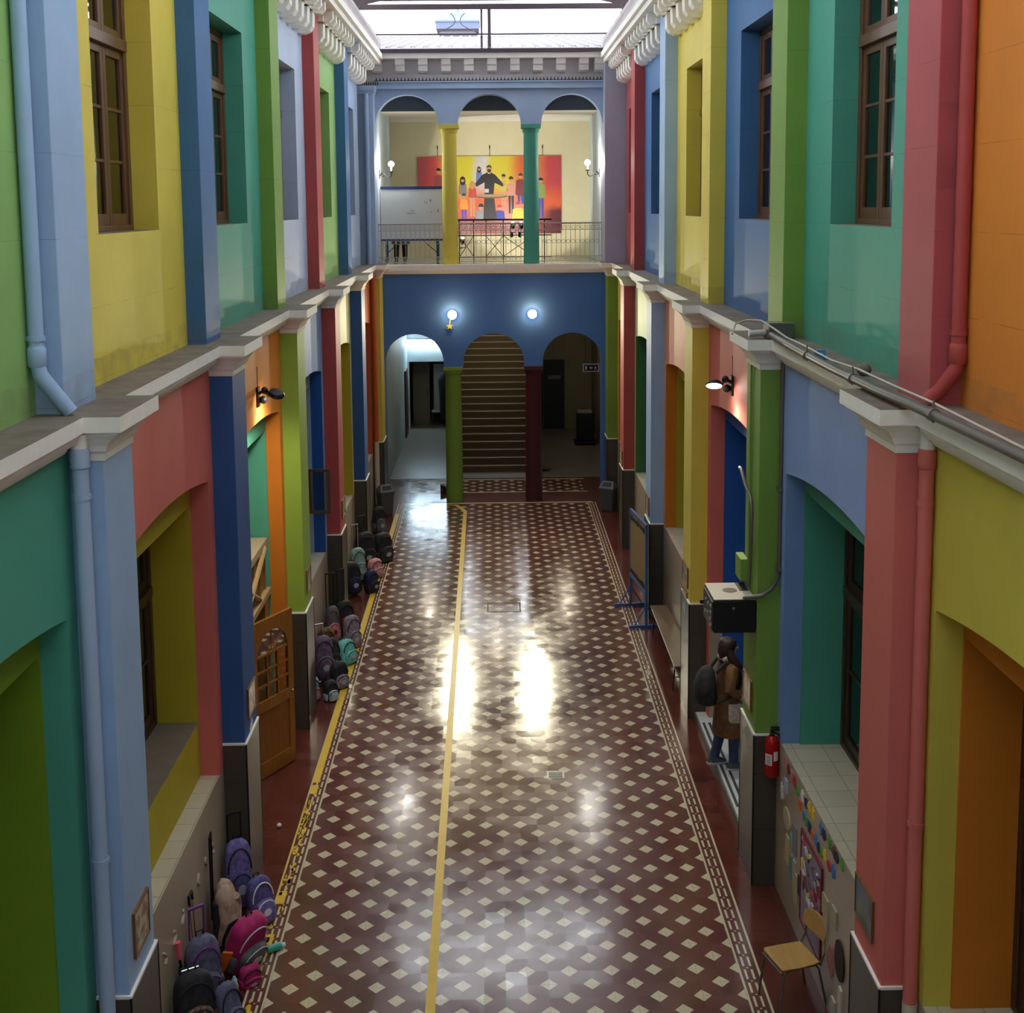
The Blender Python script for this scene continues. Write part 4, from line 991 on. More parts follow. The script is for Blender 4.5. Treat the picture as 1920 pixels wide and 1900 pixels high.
a = MB(); a.ball((0,0,.05), (.06,.06,.05), 12, 8); o = a.build('plaster_lump', m_concrete, None, True); o.location = (5.06, -.9, 5.84); tag(o, 'round grey lump of plaster on the dusty ledge', 'plaster lump')
t = thing('cable_conduit', 'slim grey conduit dropping from the ledge to the speaker cabinet', 'conduit', (5.04, 1.80, 3.3))
a = MB(); a.tube([(0.02,0,2.30), (.015,0,.18), (0,0,.06), (-.06,0,-.05), (-.16,0,-.12), (-.27,.02,-.14), (-.31,.04,-.15), (-.33,.06,-.165)], .022, 10); a.build('conduit_run', m_cond, t, True)
a = MB(); a.tube([(.065,.02,2.30), (.06,.02,.10)], .014, 8); a.build('thin_conduit', plain('pale_grey_pvc', (186,184,178), .5), t, True)
for z in (1.0, .16):
    a = MB(); a.box(-.02, .085, -.03, .02, z-.02, z+.02); a.build('clamp', m_cond, t)
t = thing('cable_conduit', 'bent grey conduit hooked over the doorway edge of the green pilaster', 'conduit', (4.82, 2.1, 3.2))
a = MB(); a.tube([(0,.62,1.13), (-.005,.5,1.14), (-.01,.25,1.02), (-.01,-.02,.95), (-.01,-.10,.80), (0,-.02,.40), (0,.06,-.02)], .018, 8); a.build('conduit_run', m_cond, t, True)
a = MB(); a.box(.0, .02, .12, .15, -.04, 2.32); a.build('flat_trunking', pt('green'), t)
a = MB(); a.box(-.06, .02, .20, .48, -.02, .22); a.build('switch_box', pt('green'), t)

# ------------------------------------------------------------------ lamps on the walls
m_lens = glow('floodlight_lens', (255,244,222), 26)
def end_lamp(x, label, star):
    t = thing('wall_floodlight', label, 'wall lamp', (x, 19.1, 4.6))
    a = MB(); a.lathe((0,0,0), [(.11,0),(.13,.05)], 20); 
    a = MB(); a.rings([[(r*cos(2*pi*j/20), y, r*sin(2*pi*j/20)) for j in range(20)] for r, y in ((.06,0),(.085,-.03),(.105,-.10))]); a.build('housing', m_blk, t, True)
    a = MB(); a.rings([[(r*cos(2*pi*j/20), y, r*sin(2*pi*j/20)) for j in range(20)] for r, y in ((.105,-.09),(.105,-.105),(.02,-.12))]); a.build('lens', m_lens, t, True)
    ld = bpy.data.lights.new('flood_beam', 'AREA'); ld.shape = 'DISK'; ld.size = .22; ld.spread = radians(125); ld.energy = 31; ld.color = (1, .92, .66)
    lo = bpy.data.objects.new('flood_beam', ld); col.objects.link(lo); lo.parent = t; lo.location = (0, -.14, 0); lo.rotation_euler = (radians(-86), 0, 0)
    lo.rotation_euler = Vector((0, -1, -.12)).to_track_quat('-Z', 'Y').to_euler()
    ld = bpy.data.lights.new('bloom_fill', 'POINT'); ld.energy = 5; ld.color = (1, .62, .22); ld.shadow_soft_size = .05  # added point lamp, lights the wall in imitation of camera bloom
    lo = bpy.data.objects.new('bloom_fill', ld); col.objects.link(lo); lo.parent = t; lo.location = (0, -.26, .05)
    return t
end_lamp(1.174, 'glowing floodlight over the lime green column with a yellow star under it', True)
end_lamp(3.09, 'glowing floodlight over the maroon column', False)
a = MB(); pts = [(( .085 if i % 2 == 0 else .035)*sin(pi*i/5), (.085 if i % 2 == 0 else .035)*cos(pi*i/5)) for i in range(10)]
a.prism(pts, 1, -.02, .0)
t = thing('star_ornament', 'yellow paper star hanging below the floodlight over the lime column', 'ornament', (1.11, 19.04, 4.32))
a.build('star', plain('yellow_star_paper', (236,214,70), .6), t)
a = MB(); a.tube([(0,-.01,.08), (.02,0,.17)], .012, 6); a.build('ribbon', plain('yellow_star_paper', (236,214,70), .6), t)
def flood(x, y, z, s, label, aim, hz):
    t = thing('floodlight', label, 'floodlight', (x, y, z))
    a = MB(); a.box(0, s*.03, -.06, .06, -.14, .10); a.build('wall_plate', m_blk, t)
    a = MB(); a.tube([(s*.02,0,.02), (s*.10,-.02,.06), (s*.16,-.03,-.02)], .02, 8).ball((s*.10,-.02,.06), .045, 10, 6).ball((s*.07,.02,-.06), .05, 10, 6); a.build('arm', m_blk, t, True)
    Q = Vector(aim).to_track_quat('-Z', 'Y').to_matrix().to_4x4(); Q.translation = Vector((s*.24, -.04, hz))
    a = MB(); a.lathe((0,0,0), [(.03,.04),(.085,.03),(.105,-.005),(.10,-.02)], 20); h = a.build('head', m_blk, t, True, M=Q)
    a = MB(); a.lathe((0,0,0), [(.095,-.018),(.09,-.023),(.01,-.025)], 20); a.build('lens', m_lens, t, True, M=Q)
    a = MB(); a.tube([(0,.05,.08), (0,.05,.34)], .006, 6); a.build('lead', m_blk, t)
    ld = bpy.data.lights.new('flood_spot', 'SPOT'); ld.energy = 48; ld.color = (1, .86, .62); ld.spot_size = radians(120); ld.spot_blend = .6; ld.shadow_soft_size = .1
    lo = bpy.data.objects.new('flood_spot', ld); col.objects.link(lo); lo.parent = t; lo.location = Vector((s*.24, -.04, hz)) + Vector(aim).normalized() * .06
    lo.rotation_euler = Vector(aim).to_track_quat('-Z', 'Y').to_euler()
flood(-.705, 4.26, 4.95, 1, 'black floodlight on the orange wall over the wooden door', (-.25, .35, -1), .02)
flood(5.075, 4.45, 5.0, -1, 'black floodlight with lit lens on the coral wall over the blue doorway', (-.1, -.55, -1), .0)

# ------------------------------------------------------------------ things fixed to the green pilaster
t = thing('speaker_cabinet', 'black speaker cabinet with grey top bracketed to the green pilaster', 'speaker', (4.62, 2.14, 2.765))
a = MB(); a.box(-.225, .218, -.29, .29, 0, .35); a.build('cabinet', plain('black_tolex', (14,14,16), .6), t, bevel=.018)
a = MB(); a.box(-.22, .21, -.285, .285, .352, .362); a.build('top_plate', plain('pale_grey_top', (166,160,146), .5), t)
a = MB(); a.rings([[(r*cos(2*pi*j/20), r*sin(2*pi*j/20) + .02, z) for j in range(20)] for r, z in ((.075,.362),(.075,.366),(.055,.366))]); a.build('round_port', plain('dark_port', (70,66,60), .6), t)
a = MB(); a.box(.10, .2, .0, .27, .362, .367); a.build('cable_slot', m_black, t)
a = MB(); a.box(-.236, -.226, -.26, .26, .02, .33); p = a.build('control_panel', plain('charcoal_panel', (58,56,54), .5), t)
for i, (y, z) in enumerate(((-.2,.27),(-.2,.20),(-.2,.13),(-.2,.06),(-.05,.25),(.08,.25),(-.05,.15),(.1,.12))):
    b = MB(); b.tube([(-.236,y,z), (-.25,y,z)], .022, 10); b.build('control_knob', plain('grey_knob', (140,138,134), .4), p)
a = MB(); a.tube([(-.02,-.292,.27), (-.02,-.302,.27)], .016, 12); a.build('lock', plain('polished_steel', (200,198,190), .2, 1), t)
a = MB(); a.box(-.27, -.235, .26, .30, .14, .18); a.build('side_catch', m_blk, t)
t = thing('fire_extinguisher', 'red fire extinguisher on the grey base of the green pilaster', 'fire extinguisher', (5.0, 1.745, 1.26))
m_fred = plain('extinguisher_red', (172,16,20), .25, 0, .05)
a = MB(); a.lathe((0,0,0), [(.065,0),(.075,.015),(.075,.36),(.068,.40),(.04,.43),(.028,.44)], 20); a.build('cylinder', m_fred, t, True)
a = MB(); a.lathe((0,0,.44), [(.026,0),(.03,.02),(.018,.03),(.018,.055)], 12); a.build('valve', m_blk, t, True)
a = MB(); a.box(-.015, .09, -.012, .012, .49, .505).box(-.015, .08, -.012, .012, .52, .53); a.build('handle', m_blk, t)
a = MB(); a.tube([(.02,0,.47), (.08,-.02,.45), (.095,-.02,.3), (.09,-.01,.12)], .012, 8); a.build('hose', m_blk, t, True)
def wrap(mb, a0, a1, z0, z1, r, m=0, n=8):
    for i in range(n):
        p, q = a0 + (a1-a0)*i/n, a0 + (a1-a0)*(i+1)/n
        mb.quad((r*cos(p),r*sin(p),z0), (r*cos(q),r*sin(q),z0), (r*cos(q),r*sin(q),z1), (r*cos(p),r*sin(p),z1), m)
a = MB(); wrap(a, radians(200), radians(260), .14, .26, .0765); wrap(a, radians(272), radians(312), .19, .29, .0765)
for i in range(5): wrap(a, radians(212), radians(248), .15 + .02*i, .157 + .02*i, .0772, 1)
a.build('paper_labels', [plain('label_white', (226,224,218), .5), plain('label_print', (70,60,60), .5)], t)
a = MB(); a.box(-.05, .05, .07, .13, .28, .31); a.build('wall_bracket', m_blk, t)

# ------------------------------------------------------------------ tile pictures on the pilasters
m_pframe = wood('thin_picture_frame', (120,84,50), 2)
def pic_mat(n, a_, b_, c_):
    t = NT(n); f = t.noise(9, 4, .6); g = t.noise(4.5, 2)
    m1 = t.mix(t.ramp(f, .45, .6), lin(a_), lin(b_)); t.l(t.mix(t.ramp(g, .55, .68), m1, lin(c_)), t.b.inputs['Base Color']); t.b.inputs['Roughness'].default_value = .35; return t.m
PK = [pic_mat('glazed_picture_sepia', (196,182,150), (120,96,80), (92,84,100)), pic_mat('glazed_picture_rose', (198,180,150), (150,110,90), (120,130,110)), pic_mat('glazed_picture_meadow', (90,104,128), (120,128,60), (60,66,50))]
def plaque(S, y0, y1, z0, z1, k, label):
    x = SX(S, 0); s = S['s']
    t = thing('tile_picture', label, 'picture', (x, (y0+y1)/2, z0), 0, None); h = (y1-y0)/2; H = z1 - z0
    a = MB(); e = .016
    a.box(0, -s*.022, -h, -h+e, 0, H).box(0, -s*.022, h-e, h, 0, H).box(0, -s*.022, -h+e, h-e, 0, e).box(0, -s*.022, -h+e, h-e, H-e, H); a.build('frame', m_pframe, t)
    a = MB(); a.box(-s*.004, -s*.016, -h+e, h-e, e, H-e); a.build('picture', PK[k], t)
PLQ = [(L,-2.2,-1.83,1.86,2.2,0,'framed sepia tile picture low on the light blue pilaster beside the rain pipe'), (L,1.97,2.36,1.86,2.18,1,'framed tile picture low on the dark blue pilaster by the open door'),
 (L,6.16,6.5,1.88,2.2,1,'framed tile picture low on the lime green pilaster'), (L,10.22,10.62,1.89,2.2,0,'framed tile picture low on the red pilaster past the open casement'),
 (RR,-2.2,-1.78,1.88,2.2,2,'framed meadow tile picture low on the salmon red pilaster'), (RR,2.02,2.42,1.84,2.17,1,'framed tile picture on the green pilaster below the speaker cabinet'),
 (RR,6.28,6.72,1.83,2.13,0,'framed tile picture low on the yellow pilaster, the larger of two'), (RR,6.32,6.68,1.68,1.76,0,'small framed strip under the tile picture of the yellow pilaster'),
 (RR,10.6,11.0,1.77,2.1,1,'framed tile picture low on the pale blue pilaster behind the notice stand'), (RR,15.05,15.45,1.71,2.03,0,'framed tile picture on the red pilaster near the waste bin')]
for p in PLQ: plaque(*p)
for y, z, h, w_, lab, x in ((2.16,1.62,.16,.12,'white paper flower stuck on the dark blue pilaster just under its picture', -.478), (2.14,1.36,.18,.12,'white oval paper sheet stuck on the grey base of the dark blue pilaster', -.498), (6.4,1.70,.13,.10,'white paper flower stuck low on the lime green pilaster', -.498)):
    a = MB(); pts = [(y + w_*(1+.18*cos(5*q))*cos(q)*.8, z + h*(1+.12*cos(5*q))*sin(q)) for q in [2*pi*i/20 for i in range(20)]]
    a.prism(pts, 0, x, x + .006); tag(a.build('paper_cutout', plain('pale_paper', (206,202,190), .8), None), lab, 'paper decoration')
a = MB(); a.prism([(2.1 + .17*cos(q)*(1+.2*cos(4*q)), 1.53 + .10*sin(q)*(1+.2*cos(4*q))) for q in [2*pi*i/20 for i in range(20)]], 0, 4.822, 4.83)
tag(a.build('paper_cutout', plain('silver_paper', (170,168,164), .6), None), 'silvery paper scrap on the grey base of the green pilaster', 'paper decoration')
a = MB(); a.prism([(6.5 + .13*cos(q)*(1+.25*cos(3*q)), 1.48 + .11*sin(q)*(1+.25*cos(3*q))) for q in [2*pi*i/20 for i in range(20)]], 0, 4.822, 4.83)
tag(a.build('paper_cutout', plain('pale_blue_paper', (150,186,196), .7), None), 'pale blue paper scrap on the grey base of the yellow pilaster', 'paper decoration')

# ------------------------------------------------------------------ class display on the tiled dado under the teal window
XD = 5.075
def leaf_shape(y, z, w_, h, kind):
    P = []
    for i in range(18):
        q = 2*pi*i/18
        k = 1 + (.28*cos(5*q) if kind == 0 else .22*cos(3*q+.6) if kind == 1 else .12*cos(2*q) if kind == 2 else -.2*cos(4*q))
        P.append((y + w_*k*cos(q), z + h*k*sin(q)))
    return P
names = {'red':(196,44,60),'white':(222,216,204),'navy':(40,46,84),'yellow':(236,200,60),'orange':(222,104,40),'green':(92,160,70),'blue':(70,128,190),'brown':(112,58,50),'cream':(206,196,166),'pink':(206,140,140)}
CUT = [(1.43,1.55,'pink',1),(1.30,1.54,'brown',2),(1.17,1.54,'pink',3),(1.05,1.53,'red',1),(.93,1.50,'green',2),(.74,1.53,'white',0),(.60,1.53,'navy',2),(.49,1.55,'yellow',1),(.35,1.56,'yellow',0),(.06,1.56,'blue',0),(-.03,1.55,'navy',2),(-.21,1.575,'green',0),(-.36,1.57,'brown',1),(-.44,1.56,'navy',2),(-.60,1.59,'green',1),
       (.83,1.40,'orange',1),(.66,1.37,'blue',2),(.58,1.37,'green',0),(.46,1.36,'navy',3),(.35,1.35,'orange',2),(.24,1.36,'blue',1),(.13,1.34,'navy',2),(.04,1.35,'green',2),(-.07,1.38,'yellow',1),(-.22,1.36,'red',2),(-.35,1.38,'blue',0)]
# read along the dado from the fire extinguisher towards the chair
ordn = ['first','second','third','fourth','fifth','sixth','seventh','eighth','ninth','tenth','eleventh','twelfth','thirteenth','fourteenth','fifteenth']
for rowname, lo_, hi_ in (('upper', 0, 15), ('lower', 15, 26)):
    for i in range(lo_, hi_):
        y, z, c, k = CUT[i]
        a = MB(); a.prism(leaf_shape(y, z, .05, .055, k), 0, XD - .010, XD - .001)
        tag(a.build('paper_cutout', plain('craft_paper_' + c, names[c], .8), None), '%s paper cutout, %s from the fire extinguisher in the %s row on the dado' % (c, ordn[i - lo_], rowname), 'paper decoration', 'paper cutouts on the tiled dado')
t = thing('notice_board', 'lilac notice board in a red frame covered with crafts', 'notice board', (XD, .35, .30))
a = MB(); a.box(-.012, 0, -.36, .36, 0, .91); a.build('sheet', plain('lilac_sheet', (150,138,158), .8), t)
a = MB(); a.box(-.02, 0, -.375, -.355, -.01, .92).box(-.02, 0, .355, .375, -.01, .92).box(-.02, 0, -.355, .355, .90, .92).box(-.02, 0, -.355, .355, -.01, .01); a.build('frame', plain('red_border', (120,34,40), .6), t)
R2 = random.Random(3)
cc = [(196,192,198),(120,34,44),(70,60,90),(206,170,180),(90,84,90),(212,206,110),(160,60,70)]
for i in range(30):
    y, z = R2.uniform(-.32,.32), R2.uniform(.36,.85); a = MB(); r = R2.uniform(.02,.06); q0 = R2.uniform(0,6.28)
    a.prism([(y + r*(1.6*cos(q)*cos(q0) - .5*sin(q)*sin(q0)), z + r*(1.6*cos(q)*sin(q0) + .5*sin(q)*cos(q0))) for q in [2*pi*j/7 for j in range(7)]], 0, -.02 - .001*i*.5, -.012); a.build('craft_piece', plain('craft_%d' % (i % 7), cc[i % 7], .6), t)
PAP = [(1.56,1.18,.05,.08,'white','small white card next to the fire extinguisher on the dado'),(1.40,1.32,.06,.07,'lightblue','pale blue snowman card under the row of cutouts'),(1.33,1.0,.13,.12,'cream','large cream flower drawing low on the dado behind the chair wall display'),(1.28,.69,.09,.15,'cream2','upright yellowish sheet below the cream flower drawing'),(1.0,.95,.08,.15,'grey','grey card edged in white beside the notice board'),(1.15,.90,.05,.06,'teal','teal triangle card beside the notice board'),
       (1.12,.60,.04,.13,'teal2','teal strip figure low on the dado'),(.99,.60,.06,.14,'cream3','cream sheet with a folded corner low on the dado'),(.92,.48,.09,.16,'cream4','long cream sheet hanging lowest on the dado'),(.78,.60,.05,.10,'black','black and white card touching the notice board edge'),
       (-.14,.93,.10,.10,'cream5','cream leaf drawing on the chair side of the notice board'),(-.16,.66,.07,.20,'cream6','tall pale sheet next to the red frame'),(-.42,1.0,.08,.09,'cream7','pale drawing with a dark tail near the salmon pilaster'),(-.34,.55,.08,.13,'rose','rose and white paper boat under the pale sheet'),(-.62,.72,.12,.20,'dark','large dark oval collage beside the salmon pilaster'),(-.66,.28,.05,.22,'white2','long white paper strip under the dark oval collage'),(-.45,.12,.07,.14,'cream8','small pale sheet low on the dado behind the chair')]
pcol = dict(white=(214,214,208),lightblue=(170,190,210),cream=(186,172,140),cream2=(190,172,116),grey=(140,138,136),teal=(100,170,170),teal2=(96,150,150),cream3=(180,170,136),cream4=(176,164,130),black=(60,58,64),cream5=(176,164,134),cream6=(176,168,144),cream7=(176,166,140),rose=(176,110,110),dark=(44,38,34),white2=(204,200,184),cream8=(186,180,160))
for i, (y, z, w_, h, c, lab) in enumerate(PAP):
    a = MB()
    if c in ('dark', 'cream', 'white', 'rose'): pts = leaf_shape(y, z, w_, h, i % 4)
    elif c == 'teal': pts = [(y-w_, z-h), (y+w_, z-h), (y, z+h)]
    else: pts = [(y-w_, z-h*.92), (y+w_*.9, z-h), (y+w_, z+h*.85), (y+w_*.55, z+h), (y-w_*.95, z+h*.97)]
    a.prism(pts, 0, XD - .012 - .0004*i, XD - .001)
    tag(a.build('paper_card', plain('card_' + c, pcol[c], .8, 0, .2, 25), None), lab, 'paper decoration')
# pale stickers along the opposite dado
ends = ['beside the dark blue pilaster', 'second from the dark blue pilaster', 'third from the dark blue pilaster', 'midway along the dado', 'just above the purple trolley handle', 'above the pink umbrella grip', 'nearest the light blue pilaster']
for i, (y, z) in enumerate(((1.18,.87),(.88,.88),(.57,.87),(.28,.86),(-.02,.86),(-.32,.865),(-.64,.875))):
    a = MB(); a.tube([(-.699, y + .035*sin(u*5+i), z + .12*(u-.5)) for u in [j/9 for j in range(10)]], .014, 6)
    tag(a.build('animal_sticker', plain('pale_sticker', (178,170,156), .8), None), 'pale curly sticker on the beige dado, ' + ends[i], 'sticker', 'stickers on the beige dado')
# ------------------------------------------------------------------ floor markings and covers
m_tape = plain('yellow_floor_paint', (208,172,40), .4, 0, .16, 8)
a = MB(); z0, z1 = .0006, .0022
a.box(-.190, -.100, 4.35, 18.0, z0, z1)
R3 = random.Random(11)
for y0, y1 in ((4.05,4.28),(1.62,1.86),(.86,1.08)): a.box(-.19, -.095, y0, y1, z0, z1)
y = 4.0
while y > -1.2:
    p = .8 if y > 1.9 else .35
    if R3.random() < p:
        w_ = R3.uniform(.015, .07); x = R3.uniform(-.19, -.10 - w_*.4); h = R3.uniform(.02, .09)
        a.poly([(x + w_*(.5+.5*cos(q)*R3.uniform(.6,1)), y + h*sin(q)*R3.uniform(.6,1), z1) for q in [2*pi*j/7 for j in range(7)]])
    y -= R3.uniform(.012, .05)
a.box(-.192, -.178, 1.9, 4.0, z0, z1)
struct(a.build('floor_marking_1', m_tape))
a = MB(); a.poly([(1.40,18.15,z1), (1.485,18.12,z1), (1.565,-1.8,z1), (1.475,-1.8,z1)]); a.poly([(1.40,18.15,z1), (1.485,18.12,z1), (1.485,18.2,z1), (1.26,18.82,z1), (1.16,18.82,z1)])
a.poly([(1.26,18.82,z1), (.98,18.86,z1), (.98,18.78,z1), (1.16,18.76,z1)])
struct(a.build('floor_marking_2', m_tape))
m_grime = plain('dark_joint_grime', (34,26,24), .7)
t = thing('manhole_cover', 'tiled square manhole cover outlined in dark joints in the hall floor', 'manhole cover', (2.29, 11.09, 0))
for x0, x1, y0, y1 in ((-.30,-.28,-.26,.26),(.28,.30,-.26,.26),(-.28,.28,-.26,-.24),(-.28,.28,.24,.26)):
    a = MB(); a.box(x0, x1, y0, y1, .0004, .003); a.build('rim', m_grime, t)
t = thing('floor_drain', 'small square metal drain grate in the tiled floor', 'drain', (2.88, 4.46, 0))
a = MB(); a.box(-.11, .11, -.10, .10, .0004, .004); a.build('frame', plain('drain_steel', (150,146,138), .4, .6), t)
a = MB(); a.box(-.085, .085, -.075, .075, .004, .006); a.build('grate', plain('drain_dark', (36,34,34), .5), t)
for i in range(4):
    a = MB(); a.box(-.08, .08, -.065 + .037*i, -.05 + .037*i, .006, .009); a.build('bar', plain('drain_steel', (150,146,138), .4, .6), t)

# ------------------------------------------------------------------ waste bins
def bin_(x, y, rz, label):
    t = thing('waste_bin', label, 'waste bin', (x, y, 0), rz)
    m1 = plain('grey_bin_plastic', (74,80,82), .5); m2 = plain('bin_lid_plastic', (86,92,92), .45)
    a = MB(); R = []
    for w_, d, z in ((.135,.11,0),(.145,.12,.03),(.17,.145,.5),(.18,.155,.5),(.18,.155,.53)):
        R.append([(sx*w_*(1 if k in (0,3) else .85), sy*d*(1 if k in (1,2) else .85), z) for sx, sy, k in ((1,-1,2),(1,-1,0),(1,1,0),(1,1,2),(-1,1,2),(-1,1,0),(-1,-1,0),(-1,-1,2))])
    a.rings(R); a.build('tub', m1, t, bevel=.004)
    a = MB(); a.rings([[(-.185,-.16,.53),(.185,-.16,.53),(.185,.16,.53),(-.185,.16,.53)], [(-.185,-.16,.56),(.185,-.16,.56),(.185,.16,.56),(-.185,.16,.56)], [(-.13,-.03,.70),(.13,-.03,.70),(.13,.05,.70),(-.13,.05,.70)]]); l = a.build('swing_lid', m2, t)
    a = MB(); a.quad((-.12,-.128,.600), (.12,-.128,.600), (.105,-.052,.688), (-.105,-.052,.688)); a.build('flap', m_blk, l)
    return t
bin_(-.42, 18.0, .5, 'grey swing-top waste bin by the yellow corner pilaster')
bin_(4.83, 18.1, -.5, 'grey swing-top waste bin by the lime corner pilaster')

# ------------------------------------------------------------------ bench, notice stand, chair
t = thing('long_bench', 'long low wooden bench along the beige dado near the notice stand', 'bench', (4.90, 8.32, 0))
m_bw = wood('bench_board', (116,92,66), 1, .4, .25)
a = MB(); a.box(-.15, .15, -1.4, 1.4, .43, .46); a.build('seat', m_bw, t, bevel=.005)
for y in (-1.15, 1.15):
    for x in (-.12, .12):
        a = MB(); a.tube([(x*.8,y,.43), (x*1.15,y,.0)], .010, 6); a.build('leg', m_blk, t)
    a = MB(); a.tube([(-.105,y,.2), (.105,y,.2)], .008, 6).box(-.14, .02, y-.02, y+.02, .40, .43); a.build('crossbar', m_blk, t)
m_bstand = plain('blue_stand_paint', (58,98,160), .45)
t = thing('notice_stand', 'blue framed cork notice stand on splayed feet beside the bench', 'notice board', (4.64, 10.5, 0), atan2(1.2, -.14))
# local x runs along the board, away from the camera end
a = MB(); a.box(-.57, .57, -.012, .012, .62, 1.76); a.build('cork_panel', plain('brown_cork', (150,122,78), .85, 0, .2, 30), t)
a = MB(); a.box(-.61, .61, -.02, .02, 1.76, 1.80).box(-.61, .61, -.02, .02, .56, .62); a.build('rail', m_bstand, t)
for x in (-.59, .59):
    a = MB(); a.box(x-.022, x+.022, -.022, .022, 0.05, 1.80); a.build('post', m_bstand, t)
    a = MB(); a.box(x-.02, x+.02, -.27, .30, 0, .05); a.build('foot', m_bstand, t)
    a = MB(); a.tube([(x,.0,.38), (x,.2,.05)], .012, 6).tube([(x,.0,.38), (x,-.2,.05)], .012, 6); a.build('strut', m_bstand, t)
R4 = random.Random(5)
for zc, nn in ((1.67,'title_lettering'), (.70,'bottom_border')):
    a = MB(); x = -.53
    while x < .52:
        w_ = R4.uniform(.03,.09); h = R4.uniform(.03,.06)
        for sy in (-1, 1): a.box(x, x + w_*.8, sy*.0125, sy*.016, zc - h, zc + h*R4.uniform(.4,1))
        x += w_
    a.build(nn, plain('black_lettering_paper', (24,22,34), .7), t)
t = thing('school_chair', 'wooden school chair with steel tube legs against the craft display dado', 'chair', (4.79, -.10, 0), .30)
m_ply = wood('chair_plywood', (186,144,80), 1, .35, .15); m_tubeS = plain('grey_chair_tube', (96,90,82), .35, .5)
a = MB(); R = []
for x, z, w_ in ((-.20,.425,.165),(-.185,.437,.18),(-.05,.432,.185),(.12,.43,.178),(.175,.437,.165)):
    R.append([(x,-w_,z),(x,w_,z),(x,w_,z+.012),(x,-w_,z+.012)])
a.rings(R); a.build('seat', m_ply, t, bevel=.004)
a = MB(); R = []
for j in range(9):
    yy = -.18 + .36*j/8; xo = .235 - .9*yy*yy; e = .03*(abs(j-4)/4)**3
    R.append([(xo,yy,.60+e),(xo+.011,yy,.60+e),(xo+.035,yy,.79-e*1.6),(xo+.024,yy,.79-e*1.6)])
a.rings(R); a.build('backrest', m_ply, t)
for s in (-1, 1):
    a = MB(); a.tube([(-.23,s*.185,0), (-.19,s*.17,.38), (-.17,s*.165,.415), (-.12,s*.16,.42)], .011, 8); a.build('leg', m_tubeS, t, True)
    a = MB(); a.tube([(.25,s*.185,0), (.17,s*.165,.38), (.14,s*.16,.418), (.05,s*.158,.42)], .011, 8); a.build('leg', m_tubeS, t, True)
    a = MB(); a.tube([(-.12,s*.16,.42), (.08,s*.16,.42), (.19,s*.165,.44), (.235,s*.165,.52), (.245,s*.16,.72)], .010, 8); a.build('side_frame', m_tubeS, t, True)
a = MB(); a.tube([(-.205,-.172,.405), (-.205,.172,.405)], .010, 8); a.build('front_rail', m_tubeS, t)

